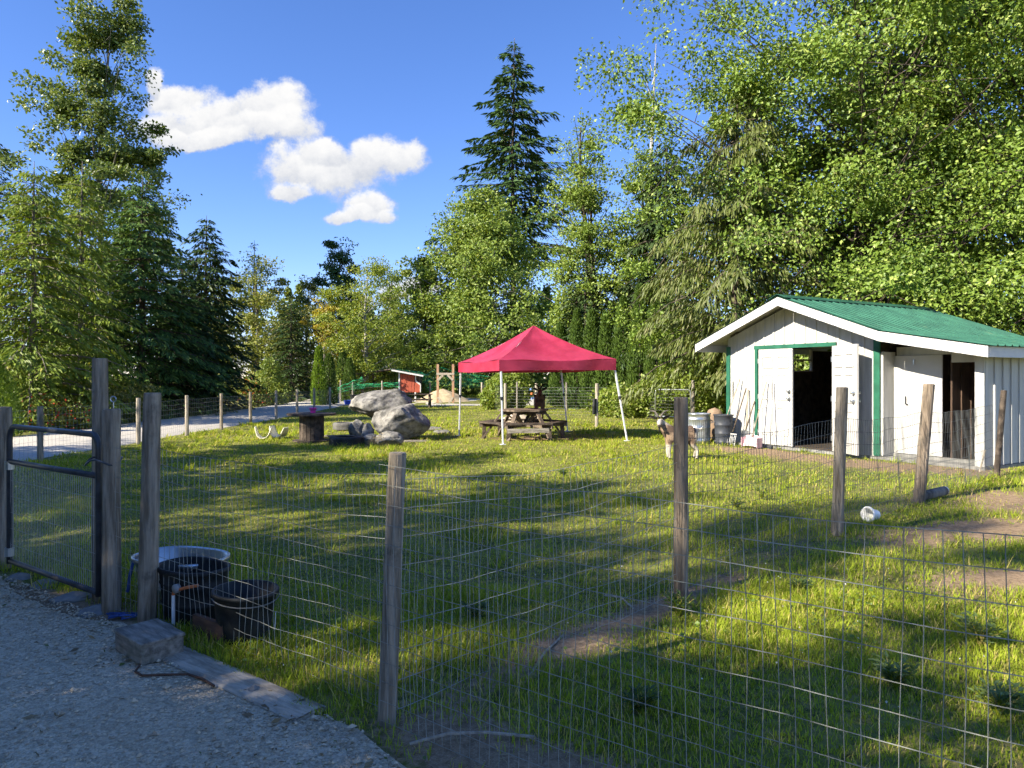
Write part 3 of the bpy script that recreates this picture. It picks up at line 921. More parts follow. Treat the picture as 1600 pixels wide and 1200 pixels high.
GRP = 'trees behind the back fence'
broadleaf('alder_tree', 'huge rounded bright green alder behind the red canopy', XA(752, 57), 57, 16.6, 7.2, 151, 80000, .24, L_ALDER, prof=prof_mound, z0=.03, limbs=76, clus=13, cs=.068, up=.25, group=GRP, gapk=.7)
broadleaf('side_alder_tree', 'rounded alder bulging towards the coop beside the huge one', XA(664, 58), 58, 11.4, 3.4, 152, 24000, .22, L_BIRCH, prof=prof_mound, z0=.03, limbs=30, clus=8, cs=.1, group=GRP)
conifer('spruce_tree', 'tall dark spruce towering over the rounded alder', XA(802, 66), 66, 33.0, 8.4, 153, L_SPRUCE, z0=.38, step=.95, per=6, droop=.16, rise=.10, spray=.62, dens=24, hang=.42, power=.82, ragged=.5, group=GRP, tr=.38)
broadleaf('tall_alder_tree', 'tall airy alder right of the spruce', XA(935, 37), 37, 15.2, 3.3, 154, 34000, .15, L_ALDER, BARKD, prof=prof_tall, z0=.08, limbs=44, clus=8, cs=.10, up=.9, group=GRP, multi=2)
broadleaf('leaning_alder_tree', 'airy alder between the tall alder and the big maple', XA(1005, 35), 35, 12.6, 2.4, 155, 20000, .15, L_ALDER, BARKD, prof=prof_tall, z0=.12, limbs=36, clus=8, up=.9, group=GRP)
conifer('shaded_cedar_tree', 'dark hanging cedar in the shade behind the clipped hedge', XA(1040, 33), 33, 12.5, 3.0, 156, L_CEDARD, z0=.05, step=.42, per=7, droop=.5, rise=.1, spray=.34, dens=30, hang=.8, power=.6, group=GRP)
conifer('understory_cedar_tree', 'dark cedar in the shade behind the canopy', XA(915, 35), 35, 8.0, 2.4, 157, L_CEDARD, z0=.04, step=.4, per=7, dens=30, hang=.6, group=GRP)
snag = MB()
snag.tube([(0, 0, 0), (.1, 0, 7), (.05, 0, 13), (.3, 0, 18.6)], [.2, .15, .09, .015], 6)
for zz, dx, dz in ((13.5, -.8, 1.6), (14.8, .5, 1.4), (15.6, -.45, 1.5), (16.5, .35, 1.0), (12.6, .7, 1.3), (17.2, -.2, .8)):
    snag.tube([(.1, 0, zz), (.1 + dx * .5, .1, zz + dz * .6), (.1 + dx * .7, .15, zz + dz)], [.035, .02, .006], 4, False)
sn = thing('dead_snag', 'bare dead grey tree top left of the big maple', 'tree', (XA(1016, 36.5), 36.5, 0))
snag.build('trunk', BARKP, sn)
GRP = 'big trees behind the shed'
broadleaf('maple_tree', 'huge leafy broadleaf tree overhanging the green shed roof', XA(1345, 23), 23, 17.0, 6.4, 161, 180000, .125, L_MAPLE, BARKD, prof=prof_oval, z0=.16, limbs=84, clus=13, cs=.070, up=.5, tr=.28, group=GRP, gapk=1.6)
broadleaf('corner_maple_tree', 'huge leafy broadleaf tree at the top right corner', XA(1610, 21), 21, 16.0, 5.2, 162, 120000, .125, L_MAPLE, BARKD, prof=prof_oval, z0=.06, limbs=66, clus=13, cs=.072, up=.5, tr=.26, group=GRP)
broadleaf('tree_behind_shed', 'shaded broadleaf tree filling the gap behind the two maples', XA(1400, 27.5), 27.5, 16.0, 6.2, 163, 46000, .22, L_WOODS, BARKD, prof=prof_oval, z0=.05, limbs=44, clus=9, cs=.09, group=GRP)
conifer('drooping_spruce_tree', 'spruce with long hanging boughs reaching left of the shed gable', XA(1150, 22.5), 22.5, 10.5, 3.1, 164, L_DROOP, BARKD, z0=.22, step=.62, per=6, droop=.42, rise=.12, spray=.26, dens=95, hang=1.7, power=.45, ragged=.3, group=GRP, wid=.2)
# clipped row in front of the trees
hedge = [(876, 34.5, 4.0), (902, 33.6, 4.6), (925, 32.8, 4.5), (948, 32, 4.3), (974, 31.2, 4.9), (1000, 30.4, 5.3), (1026, 29.6, 4.7), (1052, 28.8, 4.2), (1078, 28, 3.9), (1104, 27.2, 3.8), (1128, 26.4, 3.4)]
ordn = ['first', 'second', 'third', 'fourth', 'fifth', 'sixth', 'seventh', 'eighth', 'ninth', 'tenth', 'eleventh']
for k, (px, d, h) in enumerate(hedge):
    columnar('hedge_arborvitae', f'{ordn[k]} columnar evergreen from the left in the row behind the canopy', XA(px, d), d, h, .62, 170 + k, L_ARBD, 5200, .15, group='columnar evergreen row behind the fence')
bush('bramble_thicket', 'bright green bramble thicket against the back fence left of the shed', 6.6, 25.2, [(-2.6, .6, .5, 1.1, .8, .7), (-1.4, .4, .7, 1.1, .8, .8), (-.2, .2, .9, 1.1, .9, 1.0), (.9, -.3, 1.2, 1.1, .9, 1.2), (1.9, -.8, 1.2, 1.0, .9, 1.2), (-.7, .6, 1.3, .7, .6, .7), (2.8, -1.5, .9, 1.0, .9, 1.0)], 181, 22000, .12, L_BRAM)
bush('fence_bramble', 'leafy bramble patch at the fence left of the picnic table', XA(785, 32), 32, [(0, 0, .8, .7, .8, .9), (-.5, .2, .5, .5, .6, .6), (.6, .1, .9, .7, .6, .9)], 182, 9000, .12, L_BRAM)
bush('roof_side_hedge', 'bright green shrub behind the low end of the shed roof', XA(1585, 18.5), 18.5, [(0, 0, 1.2, 1.4, 1.0, 1.3), (1.3, 0, 1.0, 1.2, 1.0, 1.2), (-1.4, .5, .9, 1.2, 1.0, 1.0)], 183, 9000, .14, L_BRAM)


def far_woods():
    rg = np.random.default_rng(77)
    PP = []
    for k in range(64):
        x = rg.uniform(-48, 48); y = rg.uniform(58, 76)
        h = rg.uniform(6, 10.5); r = rg.uniform(1.6, 3.0)
        n = 900
        t = rg.uniform(0, 1, n); az = rg.uniform(0, 6.28, n)
        con = rg.random() < .4
        pr = (1 - t) ** .8 if con else np.sqrt(np.maximum(0, 1 - ((t - .45) / .56) ** 2))
        lum = np.array([mnoise.noise(Vector((math.cos(a) * 2 + k * 3, math.sin(a) * 2, q * 5))) for a, q in zip(az, t)])
        rr = r * pr * (1 + .5 * lum) * (1 - np.abs(rg.normal(0, .25, n)))
        PP.append(np.stack([x + rr * np.cos(az), y + rr * np.sin(az), t * h + .1], -1))
    P = np.concatenate(PP); n = len(P)
    s = rg.uniform(.25, .5, n)
    V, F = leaf_quads(P, rg.normal(0, 1, (n, 3)), unit(rg.normal(0, .7, (n, 3)) + np.array([0, -.3, .5])), s, s * .7)
    tag(link('distant_woods', raw_mesh('distant_woods', V, F), L_WOODS), 'distant mixed woods closing the horizon', 'woods', None, 'stuff')


far_woods()

# trees behind the photographer whose long shadows lie across yard and lawn
sh = broadleaf('shade_tree', 'shade tree over the road left of the picture', -13.0, 5.0, 8.5, 2.6, 191, 17000, .2, L_ALDER, prof=prof_oval, z0=.12, limbs=34, clus=8, cs=.12, group='shade trees outside the picture')
for k, (x, y, s, sz, rz, lab) in enumerate([(-12.7, .2, .85, 1.25, 1.1, 'broad shade tree over the road outside the picture'), (-7.5, .8, .66, .66, 2.4, 'small shade tree beside the yard outside the picture'),
                                            (-6.2, -1.5, .70, .66, 3.3, 'small shade tree behind the photographer and left'), (-5.0, -3.7, .80, .85, 4.2, 'shade tree close behind the photographer'),
                                            (-14.0, -3.4, .62, 1.6, 5.0, 'tall shade tree far behind and left of the photographer'), (-14.6, 8.2, .95, 1.0, .6, 'shade tree over the road level with the gate'),
                                            (-13.4, 2.6, .55, .9, 1.9, 'slim shade tree over the road between two others'), (-9.8, -3.2, .62, 1.02, 2.9, 'slim shade tree beyond the yard outside the picture'), (-8.3, -5.8, .8, 1.25, 3.9, 'shade tree furthest behind the photographer')]):
    d = dup(sh, (x, y, 0), rz, lab)
    d.scale = (s, s, sz)


# ------------------------------------------------------------------ grass and small plants
def build_grass():
    rg = np.random.default_rng(9)
    Vs, Fs, base = [], [], 0
    hexsh = lambda P: shed_local(P)
    def scatter(y0, y1, dens, cap):
        A = .78 * (y1 * y1 - y0 * y0)
        n = min(int(A * dens), cap)
        y = np.sqrt(rg.uniform(y0 * y0, y1 * y1, n))
        x = rg.uniform(-.78, .78, n) * y
        return x, y
    def ok(x, y):
        s = side_of_fence(x, y)
        lx = (x - SHED_O.x) * .5 - (y - SHED_O.y) * .866
        ly = (x - SHED_O.x) * .866 + (y - SHED_O.y) * .5
        inshed = (lx > -.05) & (lx < 5.4) & (ly > -.06) & (ly < 4.6)
        d = dirt_amount(x, y)
        tpos = (x - POST2.x) * FDIR.x + (y - POST2.y) * FDIR.y
        edge = -.08 - np.clip((tpos - 1.25) * .45, 0, .5) * 0
        k = (s > edge + (fbm(tpos, 1.3, 4, 41, 3) - .5) * .25) & ~inshed & (x > -8.3 + (fbm(y, 0 * y, 1.5, 61, 3) - .5) * .7) & (y < 37)
        return k & (rg.uniform(0, 1, len(x)) > d * 1.15 - .05)
    for (y0, y1, dens, cap, hh, ww, seg) in ((2.0, 5.0, 6500, 150000, .031, .0045, 2), (5.0, 9.0, 1900, 150000, .042, .0075, 1), (9.0, 17.0, 560, 150000, .050, .013, 1), (17.0, 37.0, 95, 130000, .060, .026, 1)):
        x, y = scatter(y0, y1, dens, cap)
        k = ok(x, y); x, y = x[k], y[k]
        tuft = fbm(x, y, 1.1, 71, 4)
        tall = np.clip((tuft - .40) * 5.0, .55, 2.0)
        fence_near = np.exp(-(side_of_fence(x, y) / .25) ** 2)
        q = np.abs(((x + .53) * 1.73 - (y - 2.98) * 1.65) / 2.39)
        right = (x > (y - 2.98) * .954 - .53)
        tall = tall + .6 * fence_near + .3 * right * (y < 9)
        n = len(x)
        h = hh * tall * rg.uniform(.6, 1.4, n)
        w = ww * rg.uniform(.7, 1.3, n)
        z = gz(x, y)
        az = rg.uniform(0, 6.283, n)
        lean = h * rg.uniform(.2, 1.1, n)
        dx, dy = np.cos(az), np.sin(az)
        pb = np.stack([x, y, z - .004], -1)
        sd = np.stack([-dy, dx, np.zeros(n)], -1)
        ld = np.stack([dx, dy, np.zeros(n)], -1)
        upv = np.array([0, 0, 1.0])
        b1, b2 = pb + sd * w[:, None] * .5, pb - sd * w[:, None] * .5
        tip = pb + ld * lean[:, None] + upv * h[:, None]
        if seg == 2:
            mid = pb + ld * lean[:, None] * .3 + upv * h[:, None] * .62
            m1, m2 = mid + sd * w[:, None] * .42, mid - sd * w[:, None] * .42
            V = np.stack([b1, b2, m2, m1, tip], 1).reshape(-1, 3)
            i0 = np.arange(n) * 5 + base
            F = np.concatenate([np.stack([i0, i0 + 1, i0 + 2], -1), np.stack([i0, i0 + 2, i0 + 3], -1), np.stack([i0 + 3, i0 + 2, i0 + 4], -1)])
            base += n * 5
        else:
            V = np.stack([b1, b2, tip], 1).reshape(-1, 3)
            i0 = np.arange(n) * 3 + base
            F = np.stack([i0, i0 + 1, i0 + 2], -1)
            base += n * 3
        Vs.append(V); Fs.append(F)
    # taller tufts that break the carpet
    NT_ = 9000
    y = np.sqrt(rg.uniform(2.2 ** 2, 22.0 ** 2, NT_)); x = rg.uniform(-.78, .78, NT_) * y
    k = ok(x, y) & (fbm(x, y, .7, 131, 4) + rg.uniform(-.12, .12, NT_) > .5)
    x, y = x[k], y[k]
    nb_ = 11
    X, Y = np.repeat(x, nb_), np.repeat(y, nb_)
    n = len(X)
    sc = np.repeat(rg.uniform(.5, 1.25, len(x)), nb_) * (1 + .02 * Y)
    az = rg.uniform(0, 6.283, n)
    X = X + rg.normal(0, .022, n) * sc; Y = Y + rg.normal(0, .022, n) * sc
    h = .075 * sc * rg.uniform(.5, 1.2, n); w = (.005 + .0006 * Y) * sc; lean = h * rg.uniform(.4, 1.5, n)
    pb = np.stack([X, Y, gz(X, Y) - .004], -1)
    sd = np.stack([-np.sin(az), np.cos(az), 0 * az], -1); ld = np.stack([np.cos(az), np.sin(az), 0 * az], -1)
    V = np.stack([pb + sd * w[:, None] * .5, pb - sd * w[:, None] * .5, pb + ld * lean[:, None] + np.array([0, 0, 1.0]) * h[:, None]], 1).reshape(-1, 3)
    i0 = np.arange(n) * 3 + base; base += n * 3
    Vs.append(V); Fs.append(np.stack([i0, i0 + 1, i0 + 2], -1))
    gm = leaf_mat('grass_blade', (.155, .225, .022), (.46, .54, .058), odd=(.57, .48, .16), trans=.36, nscale=1.3, rough=.55, spec=.3, oddamt=.16)
    tag(link('grass', raw_mesh('grass', np.concatenate(Vs), np.concatenate(Fs)), gm), 'short patchy paddock grass', 'grass', None, 'stuff')
    # clover and broad weeds in the near lawn
    x, y = scatter(2.2, 11, 160, 20000)
    k = ok(x, y) & (fbm(x, y, .8, 81, 3) > .47)
    x, y = x[k], y[k]; n = len(x)
    P = np.stack([x, y, gz(x, y) + rg.uniform(.012, .05, n)], -1)
    s = rg.uniform(.014, .034, n)
    V, F = leaf_quads(P, rg.normal(0, 1, (n, 3)) * np.array([1, 1, .2]), unit(rg.normal(0, .35, (n, 3)) + np.array([0, 0, 1])), s, s * .9)
    cm = leaf_mat('clover_leaf', (.09, .16, .03), (.20, .29, .06), trans=.35, nscale=2)
    tag(link('clover', raw_mesh('clover', V, F), cm), 'clover and broad leaved weeds in the lawn', 'weeds', None, 'stuff')
    # white clover heads
    x, y = scatter(3, 15, 11, 4000)
    k = ok(x, y) & (fbm(x, y, .5, 91, 3) > .55)
    x, y = x[k], y[k]; n = len(x)
    P = np.stack([x, y, gz(x, y) + .05], -1)
    s = rg.uniform(.007, .013, n)
    V, F = leaf_quads(P, rg.normal(0, 1, (n, 3)), unit(rg.normal(0, .4, (n, 3)) + np.array([0, -.4, 1])), s, s)
    tag(link('clover_flowers', raw_mesh('clover_flowers', V, F), leaf_mat('clover_head', (.5, .5, .45), (.7, .7, .66), trans=.2)), 'small white clover heads in the lawn', 'flowers', None, 'stuff')
    # straw and dry stalks on bare ground
    x, y = scatter(2.3, 14, 130, 30000)
    k = (dirt_amount(x, y) > .28) & (side_of_fence(x, y) > -.2) & (x > -3.5)
    lx = (x - SHED_O.x) * .5 - (y - SHED_O.y) * .866
    ly = (x - SHED_O.x) * .866 + (y - SHED_O.y) * .5
    k &= ~((lx > -.05) & (lx < 5.4) & (ly > -.06))
    x, y = x[k], y[k]; n = len(x)
    P = np.stack([x, y, gz(x, y) + .008], -1)
    s = rg.uniform(.04, .16, n)
    V, F = leaf_quads(P, rg.normal(0, 1, (n, 3)) * np.array([1, 1, .08]), unit(rg.normal(0, .2, (n, 3)) + np.array([0, 0, 1])), s, np.full(n, .004))
    tag(link('straw', raw_mesh('straw', V, F), leaf_mat('straw_stalk', (.22, .17, .085), (.42, .34, .19), trans=.1)), 'scattered dry straw on the bare ground', 'straw', None, 'stuff')


build_grass()


# ------------------------------------------------------------------ fences
def fence_post(parent, bx, by, h, r, lean=(0, 0), mat=POSTW, seed=0, world=True, n=14, flat=False):
    m = MB()
    k = 7
    z0 = G(bx, by)
    pts = [(bx + lean[0] * i / (k - 1), by + lean[1] * i / (k - 1), z0 - .12 + (h + .12) * i / (k - 1)) for i in range(k)]
    if n <= 6:
        m.tube(pts[::3], r, n)
    else:
        m.tube(pts, [r * (1.04 - .06 * i / (k - 1)) for i in range(k)], n, True, .045, seed)
        m.tube([pts[-1], (pts[-1][0], pts[-1][1], pts[-1][2] + .006)], [r * .94, r * .86], n)
    return m.build('post', mat, parent, world=True, smooth=False)


def wire_panel(parent, a, b, z0, z1, nh, dv, r, seed, sag=.012, wob=.006, mat=WIRE, tie=None, vseg=8, bulge=0.0, topfray=0):
    """woven or welded wire between two ground points: nh line wires and upright stays dv apart, slightly slack"""
    rg = random.Random(seed)
    a, b = Vector(a), Vector(b)
    L = (b - a).length
    d = (b - a) / L
    nrm = Vector((-d.y, d.x))
    ph = [rg.uniform(0, 6.28) for _ in range(8)]
    ga, gb = G(a.x, a.y), G(b.x, b.y)
    def pt(s, q):
        """s along 0..L, q 0 bottom .. 1 top"""
        f = s / L
        end = 4 * f * (1 - f)
        out = (bulge * end * (1 - .6 * q) + wob * end * (1.6 * math.sin(s * 3.1 + ph[0] + q * 2) + math.sin(s * 7.7 + ph[1] - q * 5) + .6 * math.sin(s * 19 + q * 9 + ph[2])))
        dz = -sag * end * (.4 + q) + wob * .8 * end * math.sin(s * 5.3 + ph[3] + q * 7)
        z = (ga * (1 - f) + gb * f) + z0 + (z1 - z0) * q + dz
        ds = wob * math.sin(q * 6 + s * 11 + ph[4])
        p = a + d * (s + ds) + nrm * out
        return (p.x, p.y, z)
    m = MB()
    ns = max(4, int(L / .12))
    for i in range(nh):
        q = i / (nh - 1)
        m.tube([pt(L * j / ns, q) for j in range(ns + 1)], r * 1.05, 3, False)
    nv = max(2, int(L / dv))
    for j in range(nv + 1):
        s = L * j / nv
        m.tube([pt(s, i / vseg) for i in range(vseg + 1)], r * .9, 3, False)
    return tag(m.build('wire_mesh', mat, parent, world=True), kind='stuff')


def fence(name, label, pts, group=None):
    return thing(name, label, 'fence', (pts[0][0], pts[0][1], 0), 0, group)


# near fence: gate post, post 2, corner post, runs on past the camera
GATEP = (-2.475, 4.39)
NEXT = POST3 + FDIR * 2.5
fr = fence('front_fence', 'near wire fence on grey posts between the gate and the camera', [GATEP])
fence_post(fr, GATEP[0], GATEP[1], 1.25, .052, (-.01, .02), seed=1)
fence_post(fr, -2.68, 4.63, 1.57, .048, (-.005, 0), seed=2)
fence_post(fr, POST2.x, POST2.y, 1.355, .050, (.035, .0), seed=3)
fence_post(fr, POST3.x, POST3.y, 1.13, .038, (.05, .0), seed=4)
fence_post(fr, NEXT.x, NEXT.y, 1.15, .045, seed=5)
wire_panel(fr, GATEP, POST2, .03, 1.02, 12, .051, .0011, 10, .004, .003)
wire_panel(fr, POST2 + FNOR * .045, POST3 + FNOR * .035, .03, 1.04, 12, .051, .0016, 11, .030, .010, bulge=.05)
wire_panel(fr, POST3 - FNOR * .035, NEXT - FNOR * .03, .03, 1.09, 14, .044, .0015, 12, .018, .006)
# cross fence
PB = [(POST3.x, POST3.y), (1.12, 4.71), (2.92, 6.39), (4.76, 8.26), (7.0, 10.35)]
cf = fence('cross_fence', 'wire fence with leaning posts running from the corner post to the shed', [PB[1]])
fence_post(cf, 1.12, 4.71, 1.315, .047, (0, 0), seed=6, mat=M('brown_post_wood', (.17, .13, .095), .9, .35, 3.0, col2=(.33, .26, .19), bump=.9, bscale=9, stretch=(9, 9, .8), dirt=(.09, .08, .065), dscale=4))  # darker, browner variant of the post wood
fence_post(cf, 2.92, 6.39, 1.32, .050, (.05, .0), seed=7)
fence_post(cf, 4.72, 8.26, 1.37, .062, (.14, .02), seed=8, mat=MATS['brown_post_wood'])
fence_post(cf, 7.15, 10.5, 1.25, .04, (.12, .0), DARKW, seed=9)
for k in range(4):
    wire_panel(cf, PB[k], PB[k + 1], .04, 1.05 if k else 1.02, 9, .051, .0016 + .0003 * k, 20 + k, .03 + .01 * (k == 0), .012, mat=WIRED if k else WIRE)
# roadside fence
rf = fence('roadside_fence', 'long wire fence with thin posts between lawn and gravel road', [(-8.1, 12.2)])
ry = [9.6, 12.2, 15.4, 17.7, 19.8, 22.0, 24.4, 26.8, 29.4, 32.6]
rx = [-8.1 - .012 * max(0, q - 26) ** 1.6 for q in ry]
for k, (x, y) in enumerate(zip(rx, ry)):
    fence_post(rf, x, y, 1.0 if k != 1 else .95, .048, (0, 0), POSTW if k in (1, 4, 5) else PALEW, seed=30 + k, n=8)
    if k:
        wire_panel(rf, (rx[k - 1], ry[k - 1]), (x, y), .03, .92, 9, .10, .0017, 40 + k, .015, .006, vseg=3)
# back fence behind the canopy
bf = fence('back_fence', 'silver mesh fence with pale posts behind the red canopy', [(-.25, 26.8)])
bp_ = [(XA(753, 40), 40.0), (-.25, 26.9), (XA(838, 26.8), 26.8), (XA(934, 26.5), 26.5), (XA(997, 26), 26.0)]
for k, (x, y) in enumerate(bp_):
    fence_post(bf, x, y, 1.2 if k else 1.15, .055, (0, 0), PALEW, seed=60 + k, n=8)
bp_.append((XA(1024, 24.6), 24.6))
for k in range(5):
    wire_panel(bf, bp_[k], bp_[k + 1], .04, 1.06, 10, .10, .0030 if k else .0018, 70 + k, .008, .005, vseg=3)
fence_post(bf, XA(808, 31), 31.0, 1.25, .04, mat=GREYW, seed=66, n=8)
fence_post(bf, XA(885, 31), 31.0, 1.25, .04, mat=GREYW, seed=67, n=8)
rb = thing('scratching_post', 'lone pale post with a black brush in the lawn right of the picnic table', 'post', (2.5, 21.0, 0))
fence_post(rb, 2.5, 21.0, 1.29, .05, (.01, 0), PALEW, seed=68, n=10)
mb = MB()
mb.tube([(2.415, 20.95, .37), (2.42, 20.95, .6), (2.43, 20.96, .83)], [.05, .062, .05], 10, True, .15, 3)
mb.build('brush', BLACKR, rb, world=True)


def tube_gate(name, label, a, b, zt, zm, zb, r, mat, meshmat, mz0, mz1, dv, wr, seed, hinge_mat=GALV, group=None):
    a, b = Vector(a), Vector(b)
    g = thing(name, label, 'gate', (a.x, a.y, 0), 0, group)
    d = (b - a).normalized(); L = (b - a).length
    def p(s, z): q = a + d * s; return (q.x, q.y, z)
    c = .09
    path = [p(0, zb), p(0, zt - c)]
    path += [p(c - c * math.cos(i * math.pi / 8), zt - c + c * math.sin(i * math.pi / 8)) for i in range(1, 5)]
    path += [p(L - c + c * math.sin(i * math.pi / 8), zt - c + c * math.cos(i * math.pi / 8)) for i in range(0, 5)]
    path += [p(L, zb)]
    m = MB(); m.tube(path, r, 10); m.build('frame', mat, g, world=True, smooth=True)
    m = MB(); m.tube([p(r, zb + .02), p(L - r, zb + .02)], r * .95, 10); m.build('rail', mat, g, world=True, smooth=True)
    if zm:
        m = MB(); m.tube([p(r, zm), p(L - r, zm)], r * .95, 10); m.build('rail', mat, g, world=True, smooth=True)
    wire_panel(g, p(r, 0)[:2], p(L - r, 0)[:2], mz0, mz1, max(4, int((mz1 - mz0) / .1)), dv, wr, seed, .002, .002, mat=meshmat, vseg=4)
    return g, p


gate, gp = tube_gate('metal_gate', 'dark tube gate with wire mesh at the gravel yard', (-3.72, 5.26), (-2.60, 4.47), 1.09, .83, .075, .020, DARKST, WIREL, .1, .81, .026, .0015, 80)
for z in (.16, .80):
    m = MB(); q0 = Vector((-3.80, 5.34, z)); q1 = Vector((-3.72, 5.26, z))
    m.beam(q0, q1, .02, .035); m.tube([(-3.72, 5.26, z - .03), (-3.72, 5.26, z + .03)], .032, 10)
    m.build('hinge', GALV, gate, world=True)
m = MB()
m.tube([(-2.60 + .10 * math.cos(t) + .06, 4.47 + .10 * math.sin(t) - .05, .93 + .02 * math.sin(t * 3)) for t in np.linspace(0, 6.28, 22)], .006, 5)
m.build('latch_chain', DARKST, gate, world=True)
gpst = thing('gate_post', 'thick dark post carrying the hinges at the frame edge', 'post', (-3.90, 5.42, 0))
fence_post(gpst, -3.90, 5.42, 1.22, .075, (.0, .0), POSTW, seed=81)
m = MB(); m.tube([(-2.475, 4.41, 1.26), (-2.475, 4.41, 1.30)], .004, 6)
m.tube([(-2.475 + .017 * math.cos(t), 4.41, 1.316 + .017 * math.sin(t)) for t in np.linspace(0, 6.28, 14)], .004, 5)
m.build('eye_bolt', GALV, fr, world=True)
fgate, _ = tube_gate('back_gate', 'silver tube gate in the back fence left of the shed', (XA(1024, 24.4), 24.4), (XA(1079, 24.0), 24.0), 1.04, None, .1, .024, GALV, WIRE, .1, 1.0, .10, .002, 82)
m = thing('back_gate_post', 'pale topped post beside the silver back gate', 'post', (XA(1083, 24), 24, 0))
fence_post(m, XA(1083, 24), 24.0, 1.36, .06, mat=GREYW, seed=83, n=10)


# ------------------------------------------------------------------ shed
def roof_z(x):
    """top of the roof above a point along the front wall"""
    if x <= 1.75: return 3.06 - .378 * (1.75 - x)
    if x <= 3.85: return 3.06 - .378 * (x - 1.75)
    return 2.266 - .184 * (x - 3.85)


def build_shed():
    s = thing('garden_shed', 'white board and batten shed with a green metal roof and open double door', 'shed', tuple(SHED_O), SHED_RZ)
    D, T = 4.4, .06
    under = .10
    # concrete footing
    MB().box((2.65, 2.2, -.02), (5.36, 4.5, .12)).build('footing', CONC, s)
    # front wall: one board after another, cut by the roof line and the door opening
    bw = .25
    x = 0.0
    def board(x0, x1, zb, y=0.0, th=.022, nm='siding_board', mat=WPAINT):
        g = .003
        MB().prism([(x0 + g, zb), (x1 - g, zb), (x1 - g, roof_z(x1 - g) - under)] + ([(1.75, roof_z(1.75) - under)] if x0 < 1.75 < x1 else []) + [(x0 + g, roof_z(x0 + g) - under)], 'y', y, y + th).build(nm, mat, s)
    n = 14
    for i in range(n):
        x0, x1 = i * bw, (i + 1) * bw
        if x1 <= .86 or x0 >= 2.62: board(x0, x1, .04)
        elif x0 < .86: board(x0, .80, .04); board(.80, x1, 2.12)
        elif x1 > 2.66: board(x0, 2.68, 2.12); board(2.68, x1, .04)
        else: board(x0, x1, 2.12)
    for i in range(1, n):
        xb = i * bw
        zb = .04 if (xb < .78 or xb > 2.72) else 2.13
        MB().prism([(xb - .02, zb), (xb + .02, zb), (xb + .02, roof_z(xb) - under), (xb - .02, roof_z(xb) - under)], 'y', -.014, -.001).build('batten', WPAINT, s)
    # corner boards and door trim, green
    MB().box((.03, -.012, 1.08), (.10, .03, 2.10)).build('corner_trim', GTRIM, s)
    MB().box((3.52, -.014, 1.10), (.12, .034, 2.10)).build('corner_trim', GTRIM, s)
    MB().box((1.735, -.022, 2.085), (1.95, .03, .075)).build('door_trim', GTRIM, s)
    MB().box((.815, -.018, 1.05), (.075, .03, 1.99)).build('door_trim', GTRIM, s)
    # left, back and inner walls
    w = MB()
    w.box((.011, 1.0, 1.05), (.022, 1.94, 2.1)); w.box((.011, 3.6, 1.05), (.022, 1.55, 2.1))
    w.box((.011, 2.4, .80), (.022, .85, 1.6)); w.box((.011, 2.4, 2.17), (.022, .85, .05))
    w.build('side_wall', WPAINT, s)
    ln = MB()  # dark sheets added inside the walls so the interior reads as deep shade
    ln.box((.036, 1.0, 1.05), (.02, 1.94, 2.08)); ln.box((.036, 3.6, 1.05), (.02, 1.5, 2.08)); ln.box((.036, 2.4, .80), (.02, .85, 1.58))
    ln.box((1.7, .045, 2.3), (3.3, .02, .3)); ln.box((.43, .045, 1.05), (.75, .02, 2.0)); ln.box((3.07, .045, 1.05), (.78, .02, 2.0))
    ln.build('shade_lining', DARKW, s)
    wf = MB()
    for yy in (1.99, 2.81): wf.box((.012, yy, 1.87), (.06, .05, .56))
    for zz in (1.60, 1.87, 2.14): wf.box((.012, 2.4, zz), (.058, .80, .04))
    wi = wf.build('window_frame', WTRIM, s)
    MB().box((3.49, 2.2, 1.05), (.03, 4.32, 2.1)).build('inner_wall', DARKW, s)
    bk = MB().prism([(0.02, 0), (5.28, 0), (5.28, roof_z(5.28) - under), (3.85, roof_z(3.85) - under), (1.75, roof_z(1.75) - under), (.02, roof_z(.02) - under)], 'y', D - .03, D)
    bk.build('back_wall', BROWNP, s)
    # right wall boards and battens (in shade)
    nb = 17
    for i in range(nb):
        y0, y1 = .02 + i * (D - .02) / nb, .02 + (i + 1) * (D - .02) / nb
        MB().box((5.30, (y0 + y1) / 2, .95), (.022, y1 - y0 - .005, 1.80)).build('siding_board', WPAINT, s)
        if i: MB().box((5.322, y0, .95), (.026, .04, 1.80)).build('batten', WPAINT, s)
    MB().box((5.245, -.012, .93), (.14, .03, 1.84)).build('corner_trim', WPAINT, s)
    # lean-to front: white swung panel, header, sill, dark opening
    yr = .36
    MB().box((3.60, yr / 2 + .01, .98), (.045, yr, 1.86)).build('return_board', WPAINT, s)
    MB().box((3.655, yr, .95), (.06, .06, 1.78)).build('jamb', WPAINT, s)
    pn = MB(); rot = Matrix.Rotation(R(4), 3, 'Z')
    pn.box((4.07, yr - .02, .97), (.78, .03, 1.74), rot)
    pl = pn.build('stall_door', DOORW, s)
    hk = MB(); hk.box((3.86, yr - .075, 1.05), (.012, .02, .14)); hk.box((3.88, yr - .075, .98), (.04, .02, .012)); hk.build('latch', DARKST, pl)
    hk = MB(); hk.box((4.0, yr - .065, 1.72), (.015, .01, .09)); hk.build('latch', GALV, pl)
    MB().box((4.46, yr + .01, 1.92), (1.60, .04, .15)).build('header_board', WPAINT, s)
    MB().box((4.92, yr + .015, 1.775), (.62, .035, .14)).build('header_board', WPAINT, s)
    MB().box((4.45, yr, .045), (1.64, .12, .09)).build('sill', CONC, s)
    for i in range(6):
        MB().box((3.53, .35 + i * .34, .95), (.03, .32, 1.8)).build('inner_board', BROWNP, s)
